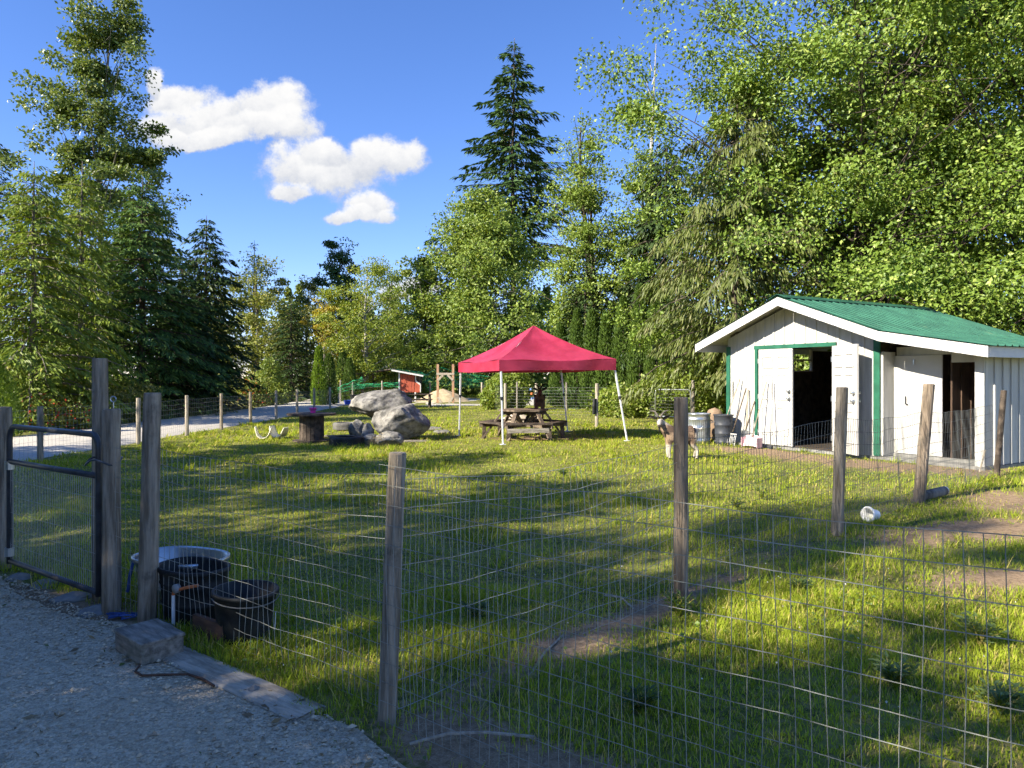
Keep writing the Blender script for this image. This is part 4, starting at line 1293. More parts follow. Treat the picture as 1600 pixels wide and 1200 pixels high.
    [MB().box((4.60 + i * .02, .50 + i * .26, .9), (.03, .25, 1.7)).build('inner_board', BROWNP, s) for i in range(4)]
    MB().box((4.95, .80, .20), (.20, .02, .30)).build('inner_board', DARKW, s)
    # fascia along the front roof edge
    yf = -.47
    fh = .175
    def fascia(x0, x1):
        MB().prism([(x0, roof_z(x0) - .012 - fh), (x1, roof_z(x1) - .012 - fh), (x1, roof_z(x1) - .012), (x0, roof_z(x0) - .012)], 'y', yf - .025, yf).build('fascia_board', WTRIM, s)
    fascia(-.50, 1.748); fascia(1.752, 3.848); fascia(3.852, 5.60)
    zz = roof_z(5.6) - .10
    MB().box((5.588, 2.05, zz), (.024, 5.0, .165)).build('fascia_board', WTRIM, s)
    zz = roof_z(-.5) - .10
    MB().box((-.488, 2.05, zz), (.024, 5.0, .165)).build('fascia_board', WTRIM, s)
    # soffit boards
    def soff(x0, x1):
        MB().prism([(x0, roof_z(x0) - .035), (x1, roof_z(x1) - .035), (x1, roof_z(x1) - .020), (x0, roof_z(x0) - .020)], 'y', yf + .001, 4.55).build('soffit', WPAINT, s)
    soff(-.47, 1.749); soff(1.751, 3.849); soff(3.851, 5.57)
    # metal sheets with ribs, one sheet after another
    def sheets(x0, x1):
        z0, z1 = roof_z(x0), roof_z(x1)
        w_, k = .855, 6
        y = yf - .05
        while y < 4.60 - .05:
            ye = min(y + w_, 4.60)
            rows = []
            nr = max(1, int(round((ye - y) / .214)))
            ys = []
            for r_ in range(nr):
                b_ = y + (ye - y) * r_ / nr; q = (ye - y) / nr
                ys += [(b_, 0), (b_ + q * .72, 0), (b_ + q * .80, .022), (b_ + q * .92, .022)]
            ys.append((ye, 0))
            m = MB()
            m.add([(x, yy, z + h) for (x, z) in ((x0, z0), (x1, z1)) for yy, h in ys] + [(x, yy, z + h - .004) for (x, z) in ((x0, z0), (x1, z1)) for yy, h in ys],
                  [(i, i + 1, i + 1 + len(ys), i + len(ys)) for i in range(len(ys) - 1)] + [(i + 2 * len(ys), i + 3 * len(ys), i + 1 + 3 * len(ys), i + 1 + 2 * len(ys)) for i in range(len(ys) - 1)] +
                  [(i, i + 2 * len(ys), i + 1 + 2 * len(ys), i + 1) for i in range(len(ys) - 1)] + [(i + len(ys), i + 1 + len(ys), i + 1 + 3 * len(ys), i + 3 * len(ys)) for i in range(len(ys) - 1)])
            m.build('roof_sheet', GROOF, s)
            y = ye + .003
    sheets(-.54, 1.75); sheets(1.75, 3.86); sheets(3.845, 5.66)
    rc = MB(); rc.prism([(1.55, roof_z(1.55) + .028), (1.75, 3.095), (1.95, roof_z(1.95) + .028), (1.95, roof_z(1.95) + .034), (1.75, 3.102), (1.55, roof_z(1.55) + .034)], 'y', yf - .05, 4.6)
    rc.build('ridge_cap', GROOF, s)
    # doors
    def panel_door(w_, name):
        m = MB().box((w_ / 2, 0, 1.005), (w_, .04, 1.99))
        o = m.build(name, DOORW, s, bevel=.003)
        for cx in (.27, .73):
            for z0_, z1_ in ((.22, .78), (.95, 1.45), (1.60, 1.83)):
                for ysd in (-.0215, .0215):
                    q = MB(); hw = .13 * w_ / .85; cz, hz = (z0_ + z1_) / 2, (z1_ - z0_) / 2
                    X = cx * w_
                    for (ax, az, sx, sz) in ((X, cz - hz, hw * 2, .022), (X, cz + hz, hw * 2, .022), (X - hw, cz, .022, hz * 2), (X + hw, cz, .022, hz * 2)):
                        q.box((ax, ysd, az), (sx, .030, sz))
                    q.box((X, ysd * .98, cz), (hw * 2 - .06, .012, hz * 2 - .06))
                    q.build('door_panel', DOORW, o, bevel=.004)
        for z_ in (.98, 1.13):
            for ysd in (-1, 1):
                q = MB().tube([(w_ - .07, ysd * .02, z_), (w_ - .07, ysd * .04, z_), (w_ - .07, ysd * .055, z_), (w_ - .07, ysd * .085, z_), (w_ - .07, ysd * .09, z_)], [.030, .030, .014, .030, .018], 12)
                q.build('handle', GALV, o, smooth=True)
        for z_ in (.25, 1.0, 1.75):
            MB().tube([(-.012, -.022, z_ - .05), (-.012, -.022, z_ + .05)], .010, 8).build('hinge', GALV, o)
        return o
    d1 = panel_door(.85, 'door'); d1.location = (.875, -.005, .05)
    d2 = panel_door(.85, 'door'); d2.location = (2.655, -.045, .05); d2.rotation_euler = (0, 0, R(-26))
    d2['label'] = 'door leaf swung open against the front wall'
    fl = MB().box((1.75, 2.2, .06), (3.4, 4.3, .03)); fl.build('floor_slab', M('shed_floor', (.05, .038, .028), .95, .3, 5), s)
    return s


shed = build_shed()
SM = ROOTM[shed.name]


def shed_tool(name, label, fn, cat):
    t = thing(name, label, cat, tuple(SM @ Vector(fn['at'])), SHED_RZ, 'tools leaning on the shed front')
    fn['build'](t)
    return t


def handle(t, a, b, r=.014, mat=None):
    MB().tube([a, b], r, 8).build('handle', mat or TABLEW, t, smooth=True)


def leaf_rake(t):
    handle(t, (0, -.28, .42), (.22, -.03, 1.42), .013, PALEW)
    m = MB()
    for i in range(15):
        a = (i - 7) / 7 * .45
        m.beam((0, -.28, .44), (math.sin(a) * .44, -.36, .44 - math.cos(a) * .43), .016, .006, (0, 1, 0))
    for q in (.22, .33):
        m.tube([(math.sin((i - 7) / 7 * .45) * q, -.28 - .08 * q / .43, .44 - math.cos((i - 7) / 7 * .45) * q) for i in range(15)], .006, 4)
    m.build('rake_head', M('grey_plastic', (.20, .20, .21), .5, .2, 8), t)


def pitchfork(t):
    handle(t, (0, -.26, .28), (.16, -.03, 1.22), .014)
    m = MB().tube([(-.11, -.27, .24), (.11, -.27, .24)], .008, 6)
    for i in range(7): m.tube([(-.11 + i * .0367, -.27, .24), (-.11 + i * .0367, -.31, .12), (-.11 + i * .0367, -.33, .0)], .005, 5)
    m.build('tines', WHITEP, t)


def pole(t):
    handle(t, (0, -.12, 0), (0, -.03, 1.2), .015, PALEW)
    MB().box((0, -.12, .02), (.06, .03, .08)).build('ferrule', GALV, t)


def shovel(t):
    handle(t, (0, -.20, .30), (.10, -.03, .95), .015)
    MB().grid(lambda u, v: ((u - .5) * .20 * (1 - .5 * v ** 3), -.20 - .06 * v - .03 * (1 - (2 * u - 1) ** 2), .33 - .32 * v), 6, 6).build('blade', DARKST, t)


def scoop(t):
    handle(t, (0, -.34, .22), (.12, -.05, 1.36), .012, PALEW)
    m = MB()
    m.grid(lambda u, v: ((u - .5) * .40, -.30 - .10 * v, .02 + .22 * (1 - v) + .02 * math.sin(u * 3.14)), 8, 4)
    for sx in (-.2, .2): m.box((sx, -.36, .11), (.008, .16, .20))
    m.build('scoop_tray', M('pale_pink_plastic', (.62, .42, .44), .5, .1, 6), t)


def scraper(t):
    handle(t, (.06, -.20, .03), (-.02, -.05, 1.36), .011, M('grey_tube', (.42, .43, .44), .4, .1, 6, metal=.5))
    MB().box((.06, -.20, .03), (.10, .06, .06)).build('scraper_head', DARKST, t)


for at_, f, nm, lab in (((.20, -.05, 0), leaf_rake, 'leaf_rake', 'grey leaf rake with a wide fan head beside the dark bin'), ((.43, -.05, 0), pitchfork, 'pitchfork', 'white tined fork leaning right of the leaf rake'),
                        ((.62, -.02, 0), pole, 'wooden_pole', 'pale pole standing upright right of the white tined fork'), ((.70, -.03, 0), shovel, 'shovel', 'short shovel leaning next to the green door trim'),
                        ((1.02, -.04, .0), scoop, 'manure_scoop', 'pale pink scoop with a long handle leaning on the closed door'), ((1.30, -.04, 0), scraper, 'long_scraper', 'thin grey long handled scraper leaning on the closed door')):
    shed_tool(nm, lab, {'at': at_, 'build': f}, 'tool')
ch = thing('hanging_chain', 'short dark chain hanging on the white shed wall', 'chain', tuple(SM @ Vector((.17, -.02, 1.0))), SHED_RZ)
m = MB()
for i in range(12): m.tube([(.012 * math.cos(t), (.012 * math.sin(t) if i % 2 else 0) - .006, .02 + .03 * i + .018 * math.sin(t)) for t in np.linspace(0, 6.28, 8)], .004, 4)
m.build('links', DARKST, ch)


# bins by the shed corner
def bin_(name, label, x, y, r0, r1, h, mat, ribs):
    b = thing(name, label, 'bin', (x, y, G(x, y)))
    prof = [(r0 * .96, 0), (r0, .01)]
    for i in range(ribs):
        z = .05 + (h - .1) * i / max(1, ribs); rr = r0 + (r1 - r0) * z / h
        prof += [(rr, z), (rr + (.012 if i in (0, ribs - 1, ribs // 2) else 0), z + .015), (rr, z + .03)]
    prof += [(r1, h - .03), (r1 + .014, h - .02), (r1 + .014, h), (r1 - .006, h), (r1 - .02, h - .04), (r0 - .012, .03), (0.0, .03)]
    MB().lathe(prof, 28).build('body', mat, b, smooth=True)
    m = MB()
    for sx in (-1, 1): m.tube([(sx * (r1 + .005), -.07, h * .78), (sx * (r1 + .05), -.05, h * .74), (sx * (r1 + .05), .05, h * .74), (sx * (r1 + .005), .07, h * .78)], .007, 6)
    m.build('handle', mat, b)
    return b


bz = bin_('metal_bin', 'shiny galvanised ribbed bin behind the near goat', 4.12, 15.75, .25, .27, .66, GALV, 6)
m = MB()
for i in range(40):
    a = i / 40 * 6.283; m.tube([(.258 * math.cos(a), .258 * math.sin(a), .08), (.268 * math.cos(a), .268 * math.sin(a), .52)], .006, 4)
m.build('rib', GALV, bz)
bin_('plastic_bin', 'dark grey plastic bin at the left corner of the shed', 4.60, 15.46, .165, .205, .66, M('dark_bin_plastic', (.045, .05, .062), .5, .2, 6), 3)
bo = thing('feed_sack', 'tan lump behind the dark grey bin', 'sack', (4.72, 16.55, 0))
MB().lathe([(0, 0), (.2, .02), (.22, .3), (.2, .58), (.14, .70), (.0, .75)], 16).build('sack', M('burlap', (.26, .18, .12), .9, .2, 8, bump=.4), bo, smooth=True)


# ------------------------------------------------------------------ red canopy
def build_canopy():
    a = R(22)
    cx, cyy = .65, 17.1
    t = thing('pop_up_canopy', 'red pop up canopy on thin white legs over the picnic table', 'canopy', (cx, cyy, 0), a)
    hb, ht = 1.525, 1.43
    sh_ = Matrix.Rotation(-a, 3, 'Z') @ Vector((-.13, -.05, 0))
    ze, zp, zv = 1.83, 2.70, 1.585
    apex = Vector((sh_.x, sh_.y, zp))
    cr = [Vector((sx * ht + sh_.x, sy * ht + sh_.y, ze)) for sx, sy in ((-1, -1), (1, -1), (1, 1), (-1, 1))]
    cr[1].z += .05
    m = MB()
    for k in range(4):
        A, B = cr[k], cr[(k + 1) % 4]
        def f(u, v):
            e = A.lerp(B, u)
            e.z -= .035 * math.sin(u * math.pi)
            p = e.lerp(apex, v)
            rad = 4 * v * (1 - v)
            p.z -= .13 * rad * (.55 + .45 * math.sin(u * math.pi)) + .012 * mnoise.noise(Vector((u * 7 + k * 5, v * 4, 3))) - .024 * math.sin(u * 9 + k * 2 + v * 5) * (1 - v) * min(1, 6 * u * (1 - u))
            return tuple(p)
        m.grid(f, 16, 14)
    m.build('canopy_top', REDC, t, smooth=True)
    for k in range(4):
        A, B = cr[k], cr[(k + 1) % 4]
        nr = Vector(((B - A).y, -(B - A).x, 0)).normalized()
        def f(u, v):
            e = A.lerp(B, u)
            e.z -= .035 * math.sin(u * math.pi) * (1 - v) + v * (ze - zv) - .012 * v * math.sin(u * 5 + k)
            e += nr * (.004 + .022 * math.sin(u * 14 + k * 1.7) * v * min(1, 8 * u * (1 - u)))
            return tuple(e)
        MB().grid(f, 24, 3).build('valance', REDC, t, smooth=True)
    for k, (sx, sy) in enumerate(((-1, -1), (1, -1), (1, 1), (-1, 1))):
        w0 = Matrix.Rotation(a, 3, 'Z') @ Vector((sx * hb, sy * hb, 0))
        zf = G(cx + w0.x, cyy + w0.y)
        top = cr[k] * .97; top.z = ze - .03
        bot = Vector((sx * hb, sy * hb, zf + .01))
        mid = bot.lerp(top, .55)
        lg = MB(); lg.beam(bot, mid, .028, .028); lg.beam(mid, top, .034, .034)
        o = lg.build('leg', WHITEM, t)
        MB().box((bot.x, bot.y, zf + .012), (.11, .11, .012)).build('foot_plate', WHITEM, o)
        MB().box(tuple(mid), (.05, .05, .07)).build('slider', M('dark_plastic', (.04, .04, .045), .5, .2, 5), o)
    tr = MB()
    for k in range(4):
        A, B = cr[k] * .97, cr[(k + 1) % 4] * .97
        for i in range(4):
            p, q = A.lerp(B, i / 4), A.lerp(B, (i + 1) / 4)
            for z0, z1 in ((1.78, 1.63), (1.63, 1.78)):
                tr.beam((p.x, p.y, z0), (q.x, q.y, z1), .018, .010)
    tr.build('truss', WHITEM, t)
    for k in range(4):
        c = cr[k] * .96; c.z = ze - .06
        MB().beam(tuple(c), (apex.x, apex.y, zp - .08), .02, .02).build('rafter', WHITEM, t)


build_canopy()


# hexagonal picnic table
def build_hex_table():
    x0, y0 = XA(818, 16.9), 16.9
    z = G(x0, y0)
    t = thing('hexagonal_picnic_table', 'weathered dark hexagonal picnic table with benches under the red canopy', 'table', (x0, y0, z), R(8))
    # top planks clipped to a hexagon
    rt = .60
    w = .145
    for i in range(8):
        ya, yb = -rt * .866 + i * w * .9 + 0, -rt * .866 + (i + 1) * w * .9 - .008
        ya, yb = -.52 + i * .13, -.52 + (i + 1) * .13 - .008
        ha = rt - abs(ya) / 1.732 ; hb = rt - abs(yb) / 1.732
        MB().prism([(-ha, ya), (ha, ya), (hb, yb), (-hb, yb)], 'z', .665, .705).build('top_plank', TABLEW, t)
    for k in range(6):
        a0, a1 = math.pi / 3 * k, math.pi / 3 * (k + 1)
        # bench: outer and inner plank
        for r0, r1 in ((.80, .93), (.94, 1.07)):
            P = [(r0 * math.cos(a0), r0 * math.sin(a0)), (r1 * math.cos(a0), r1 * math.sin(a0)), (r1 * math.cos(a1), r1 * math.sin(a1)), (r0 * math.cos(a1), r0 * math.sin(a1))]
            cxx, cyy2 = sum(p[0] for p in P) / 4, sum(p[1] for p in P) / 4
            P = [(cxx + (p[0] - cxx) * .985, cyy2 + (p[1] - cyy2) * .985) for p in P]
            MB().prism(P, 'z', .385, .425).build('bench_plank', DARKW, t)
        c, s_ = math.cos(a0), math.sin(a0)
        m = MB().beam((c * .50, s_ * .50, .66), (c * 1.0, s_ * 1.0, .0), .04, .09, (-s_, c, 0))
        m.build('leg', TABLEW, t)
        MB().beam((c * .93, s_ * .93, .385), (c * .95, s_ * .95, .0), .09, .04).build('leg', DARKW, t)
    for k in range(3):
        c, s_ = math.cos(math.pi / 3 * k), math.sin(math.pi / 3 * k)
        MB().beam((-c * 1.05, -s_ * 1.05, .34 - .002 * k), (c * 1.05, s_ * 1.05, .34 - .002 * k), .04, .085).build('bench_support', TABLEW, t)
        MB().beam((-c * .55, -s_ * .55, .62 - .002 * k), (c * .55, s_ * .55, .62 - .002 * k), .04, .08).build('top_support', TABLEW, t)
        MB().beam((c * .42, s_ * .42, .60), (c * .05, s_ * .05, .33), .04, .07, (-s_, c, 0)).build('brace', TABLEW, t)
        MB().beam((-c * .42, -s_ * .42, .60), (-c * .05, -s_ * .05, .33), .04, .07, (-s_, c, 0)).build('brace', TABLEW, t)
    MB().beam((-.52, -.99, .26), (.42, -1.02, .27), .035, .10).build('brace_board', GREYW, t)
    return t


build_hex_table()
wm = thing('resting_goat', 'pale animal lying in the grass behind the picnic table', 'goat', (XA(807, 20.5), 20.5, G(XA(807, 20.5), 20.5)))
MB().lathe([(0.05, 0), (.30, .02), (.36, .16), (.33, .30), (.2, .40), (.0, .43)], 18, 1.25, .7).build('body', M('cream_fur', (.50, .42, .32), .95, .15, 9, bump=.5, bscale=25), wm, smooth=True)
MB().tube([(.38, -.1, .22), (.50, -.16, .30), (.56, -.18, .34), (.64, -.22, .30), (.68, -.24, .27)], [.10, .075, .07, .05, .03], 10).build('head', MATS['cream_fur'], wm, smooth=True)


# ------------------------------------------------------------------ goats
def goat_mat(name, body, dark, pale, legpale=True, patch=.5):
    m = bpy.data.materials.new(name)
    m.use_nodes = True
    t = NT(m.node_tree)
    b = t.n['Principled BSDF']
    tc = t.new('ShaderNodeTexCoord')
    sep = t.new('ShaderNodeSeparateXYZ')
    t.l.new(tc.outputs['Object'], sep.inputs[0])
    n = t.noise(tc.outputs['Object'], 5.5, 4, .6)
    mp = t.new('ShaderNodeMapping'); mp.inputs['Scale'].default_value = (1, 1, .35)
    t.l.new(tc.outputs['Object'], mp.inputs[0])
    nf = t.noise(mp.outputs[0], 55, 4, .7)
    cc = t.mix(t.ramp(n.outputs[0], patch - .06, patch + .06), c4(body), c4(dark))
    zz = t.math('ADD', sep.outputs[2], t.math('MULTIPLY', n.outputs[0], .12))
    if legpale:
        cc = t.mix(t.ramp(zz, .36, .28), cc, c4(pale))
        xx = t.math('ADD', sep.outputs[0], t.math('MULTIPLY', n.outputs[0], .14))
        cc = t.mix(t.ramp(xx, -.17, -.24), cc, c4(pale))
        cc = t.mix(t.math('MULTIPLY', t.ramp(sep.outputs[2], .60, .66), .85), cc, c4(pale))
    cc = t.mix(t.math('MULTIPLY', t.ramp(nf.outputs[0], .35, .7), .35), cc, c4(dark))
    cc = t.mix(t.ramp(sep.outputs[2], .045, .03), cc, c4((.02, .018, .015)))
    t.l.new(cc, b.inputs['Base Color'])
    b.inputs['Roughness'].default_value = .9
    b.inputs['Specular IOR Level'].default_value = .2
    bp = t.new('ShaderNodeBump'); bp.inputs['Strength'].default_value = .6; bp.inputs['Distance'].default_value = .01
    t.l.new(nf.outputs[0], bp.inputs['Height']); t.l.new(bp.outputs[0], b.inputs['Normal'])
    return m


def build_goat(name, label, loc, rz, yaw, mat, earm, hornm, scale=1.0, beard=True, headdrop=0.0):
    root = thing(name, label, 'goat', loc, rz)
    c, s_ = math.cos(yaw), math.sin(yaw)
    nb = Vector((.30, .03 * s_, .60))
    hb = Vector((.36 + .05 * c, .06 * s_, .705 - headdrop))
    F = Vector((c, s_, 0))
    verts = [(-.26, 0, .455), (-.08, 0, .44), (.08, 0, .435), (.21, 0, .46), tuple(nb), tuple(hb), tuple(hb + F * .075 + Vector((0, 0, -.045))), tuple(hb + F * .145 + Vector((0, 0, -.095)))]
    rad = [(.118, .125), (.142, .15), (.138, .15), (.115, .13), (.078, .088), (.058, .062), (.046, .048), (.032, .032)]
    edges = [(i, i + 1) for i in range(7)]
    def chain(start, pts, rs):
        p = start
        for q, r in zip(pts, rs):
            verts.append(q); rad.append((r, r)); edges.append((p, len(verts) - 1)); p = len(verts) - 1
    for sy in (-1, 1):
        chain(3, [(.205, sy * .072, .36), (.195, sy * .078, .27), (.205, sy * .078, .155), (.195, sy * .078, .05), (.207, sy * .078, .012)], [.058, .040, .027, .021, .025])
        chain(0, [(-.245, sy * .075, .385), (-.20, sy * .085, .285), (-.305, sy * .082, .175), (-.285, sy * .082, .05), (-.272, sy * .082, .012)], [.082, .056, .029, .022, .025])
    chain(0, [(-.355, 0, .53), (-.41, 0, .565)], [.022, .014])
    verts = [tuple(Vector(v) * scale) for v in verts]
    me = bpy.data.meshes.new('body')
    me.from_pydata(verts, edges, [])
    o = link('body', me, mat, root)
    o.modifiers.new('skin', 'SKIN')
    for i, sv in enumerate(me.skin_vertices[0].data):
        sv.radius = (rad[i][0] * scale, rad[i][1] * scale)
        sv.use_root = (i == 1)
    sb = o.modifiers.new('sub', 'SUBSURF'); sb.levels = sb.render_levels = 2
    S = F.cross(Vector((0, 0, 1)))
    Q = lambda v: tuple(v * scale)
    for sd in (-1, 1):
        b0 = hb + S * (sd * .022) + Vector((0, 0, .045)) - F * .005
        pts = [b0, b0 + S * (sd * .012) + Vector((0, 0, .045)) - F * .01, b0 + S * (sd * .055) + Vector((0, 0, .10)) - F * .035, b0 + S * (sd * .115) + Vector((0, 0, .125)) - F * .06, b0 + S * (sd * .16) + Vector((0, 0, .12)) - F * .075]
        MB().tube([Q(p) for p in pts], [r * scale for r in (.021, .019, .016, .011, .004)], 8).build('horn', hornm, root, smooth=True)
        e0 = hb + S * (sd * .048) + Vector((0, 0, .02))
        ear = MB()
        ear.grid(lambda u, v: Q(e0 + S * (sd * .135 * u) + Vector((0, 0, .060 * u)) + (F * .35 + Vector((0, 0, 1)) * .75) * ((v - .5) * .080 * math.sin(math.pi * (.12 + .86 * u)) + 0) + F * (-.012 * (1 - (2 * v - 1) ** 2))), 8, 4)
        eo = ear.build('ear', earm, root, smooth=True)
        sol = eo.modifiers.new('thick', 'SOLIDIFY'); sol.thickness = .006 * scale
        MB().lathe([(0, -.014), (.011, -.009), (.015, 0), (.011, .009), (0, .014)], 10, c=Q(hb + F * .045 + S * (sd * .040) + Vector((0, 0, -.008)))).build('eye', M('goat_eye', (.02, .015, .01), .15, .1, 5, spec=.6), root, smooth=True)
    nose = hb + F * .165 + Vector((0, 0, -.100))
    MB().lathe([(0, -.028), (.022, -.018), (.028, 0), (.02, .018), (0, .024)], 10, c=Q(nose)).build('nose', HOOF, root, smooth=True)
    if beard:
        q = hb + F * .12 + Vector((0, 0, -.125))
        MB().tube([Q(q), Q(q + Vector((0, 0, -.05))), Q(q + Vector((0, 0, -.10)) - F * .01)], [.02 * scale, .014 * scale, .003], 7).build('beard', earm, root, smooth=True)
    return root


gm1 = goat_mat('tan_goat_fur', (.32, .225, .15), (.10, .068, .05), (.52, .47, .40), patch=.47)
gm2 = goat_mat('dark_goat_fur', (.13, .085, .06), (.045, .032, .026), (.2, .14, .1), False)
dk = M('black_fur', (.02, .017, .015), .9, .3, 20)
gx, gy = XA(1062, 12.7), 12.7
build_goat('tan_goat', 'tan and white horned goat standing in front of the galvanised bin', (gx, gy, G(gx, gy)), R(180), R(76), gm1, dk, HORN, 1.0)
build_goat('dark_goat', 'dark brown horned goat standing on the far bench of the picnic table', (XA(843, 17.75), 17.75, .425 + G(.3, 16.9)), R(-92), R(6), gm2, dk, dk, 1.0, False)


# ------------------------------------------------------------------ boulders, spool, tyres
def boulder(name, label, x, y, z, size, seed, rz=0.0, tilt=(0, 0), cuts=7, flat=.94, mat=GRANITE):
    import bmesh
    bm = bmesh.new()
    bmesh.ops.create_icosphere(bm, subdivisions=5, radius=1.0)
    me = bpy.data.meshes.new('boulder')
    bm.to_mesh(me); bm.free()
    n = len(me.vertices)
    V = np.zeros(n * 3); me.vertices.foreach_get('co', V); V = V.reshape(-1, 3)
    rg = np.random.default_rng(seed)
    for k in range(cuts):
        nv = unit(rg.normal(0, 1, 3)); dd = rg.uniform(.60, .86)
        q = V @ nv - dd
        V = V - np.where(q > 0, q * flat, 0)[:, None] * nv
    for i in range(n):
        p = Vector(V[i])
        e = mnoise.noise(p * 1.6 + Vector((seed, 0, 0))) * .10 + mnoise.noise(p * 4.5 + Vector((0, seed, 0))) * .04 - abs(mnoise.noise(p * 2.7 + Vector((seed, seed, 0)))) * .09 + mnoise.noise(p * 13 + Vector((0, 0, seed))) * .018
        V[i] = V[i] * (1 + e)
    V = V * np.array(size) * .5
    Mx = np.array(Matrix.Rotation(rz, 3, 'Z') @ Matrix.Rotation(tilt[0], 3, 'X') @ Matrix.Rotation(tilt[1], 3, 'Y'))
    V = V @ Mx.T
    V[:, 2] -= V[:, 2].min()
    me.vertices.foreach_set('co', V.ravel().astype(np.float32)); me.update()
    me.polygons.foreach_set('use_smooth', np.ones(len(me.polygons), bool))
    o = link(name, me, mat)
    o.location = (x, y, z)
    return tag(o, label, 'boulder', 'boulders piled on the lawn')


bx, by = XA(620, 16.3), 16.3
boulder('boulder', 'big flat topped boulder at the front of the pile', bx, by, -.02, (1.5, 1.15, 1.0), 4, R(-6), (0, R(3)), 12)
boulder('boulder', 'long rounded boulder lying on top of the pile', XA(592, 16.7), 16.85, .47, (1.55, 1.0, .78), 9, R(6), (0, R(-9)), 9)
boulder('boulder', 'small round boulder propping the long top one', XA(562, 16.5), 16.5, -.03, (.50, .55, .52), 13, .4, cuts=6)
boulder('boulder', 'pale boulder half hidden behind the flat topped one', XA(632, 17.4), 17.3, -.02, (1.0, .8, .62), 17, .8, cuts=6)
boulder('boulder', 'mossy low rock nearest the corner post', XA(608, 15.2), 15.25, -.06, (.62, .5, .38), 21, .2, cuts=6)
boulder('boulder', 'pale low rock left of the mossy one', XA(579, 15.45), 15.5, -.05, (.42, .38, .32), 25, 1.1, cuts=6)
boulder('boulder', 'smallest flat rock at the left foot of the pile', XA(566, 15.6), 15.65, -.05, (.28, .26, .20), 29, 2.0, cuts=6)
boulder('boulder', 'narrow upright rock wedged under the flat topped boulder', XA(574, 16.0), 16.0, -.03, (.34, .36, .50), 33, .6, cuts=7)
hay = MB()
rgh = random.Random(3)
for i in range(260):
    a, r_ = rgh.uniform(0, 6.28), rgh.random() ** .5 * .22
    p = Vector((r_ * math.cos(a) * 1.2, r_ * math.sin(a) * .7, .30 * (1 - r_ / .24) * rgh.random() + .04))
    q = p + Vector((rgh.uniform(-1, 1), rgh.uniform(-1, 1), rgh.uniform(-.4, .6))) * .09
    hay.tube([p, q], .003, 3, False)
ho = thing('hay_wisp', 'wisp of dry hay caught between the low rocks', 'hay', (XA(592, 15.1), 15.12, .0))
tag(hay.build('hay', STRAW, ho), kind='stuff')
pk = thing('fallen_board', 'weathered board lying right of the boulder pile', 'board', (XA(650, 15.9), 15.85, G(XA(650, 15.9), 15.85)), R(4))
MB().box((0, 0, .03), (.62, .16, .035)).build('board', GREYW, pk)
for k, (px, d, w_, lab) in enumerate(((672, 19.6, .8, 'low stone slab in the grass right of the boulders'), (690, 18.4, .5, 'smaller low stone slab beside the canopy leg'))):
    boulder('stone_slab', lab, XA(px, d), d, -.05, (w_, .4, .16), 40 + k, R(8), cuts=4)


def build_spool():
    x, y = XA(487, 16.2), 16.2
    s = thing('cable_spool_table', 'dark wooden cable spool standing on the lawn as a table', 'table', (x, y, G(x, y)))
    for z0, z1 in ((.60, .645), (.0, .04)):
        for i in range(7):
            ya, yb = -.54 + i * .154, -.54 + (i + 1) * .154 - .006
            pts = []
            rr = .545 if z0 > .1 else .42
            n = 6
            ya2, yb2 = max(ya, -rr + .001), min(yb, rr - .001)
            if yb2 <= ya2: continue
            for j in range(n + 1): yy = ya2 + (yb2 - ya2) * j / n; pts.append((math.sqrt(max(0, rr * rr - yy * yy)), yy))
            for j in range(n, -1, -1): yy = ya2 + (yb2 - ya2) * j / n; pts.append((-math.sqrt(max(0, rr * rr - yy * yy)), yy))
            MB().prism(pts, 'z', z0, z1).build('top_plank' if z0 > .1 else 'bottom_plank', DARKW, s)
    n = 20
    for i in range(n):
        a = 6.283 * i / n
        MB().box((.262 * math.cos(a), .262 * math.sin(a), .32), (.022, .075, .556), Matrix.Rotation(a, 3, 'Z')).build('stave', DARKW, s)
    MB().lathe([(.245, .045), (.245, .595)], 20).build('core', DARKW, s)
    return s, x, y


sp, sx_, sy_ = build_spool()


def bucket(name, label, loc, r0, r1, h, mat, rot=(0, 0, 0), bail=True, cat='bucket', rimw=.012, sxy=(1, 1), group=None):
    b = thing(name, label, cat, loc, 0, group)
    b.rotation_euler = rot
    prof = [(r0 * .97, 0), (r0, .006), (r0 + (r1 - r0) * .5, h * .5), (r1, h - .02), (r1 + rimw, h - .018), (r1 + rimw, h), (r1 - .004, h), (r0 - .004 + (r1 - r0) * .5, h * .5), (r0 - .006, .012), (0, .012)]
    MB().lathe(prof, 30, sxy[0], sxy[1]).build('body', mat, b, smooth=True)
    if bail:
        m = MB().tube([((r1 + rimw) * sxy[0] * math.cos(t), -(r1 + rimw) * sxy[1] * (math.sin(t)), h - .03 - .02 * math.sin(t)) for t in np.linspace(0, math.pi, 16)], .004, 5)
        m.build('bail', WIRED, b)
    return b


bucket('pink_bucket', 'small pink bucket on the cable spool table', (XA(488, 16.2), 16.25, .647 + G(sx_, sy_)), .055, .075, .12, PINK)


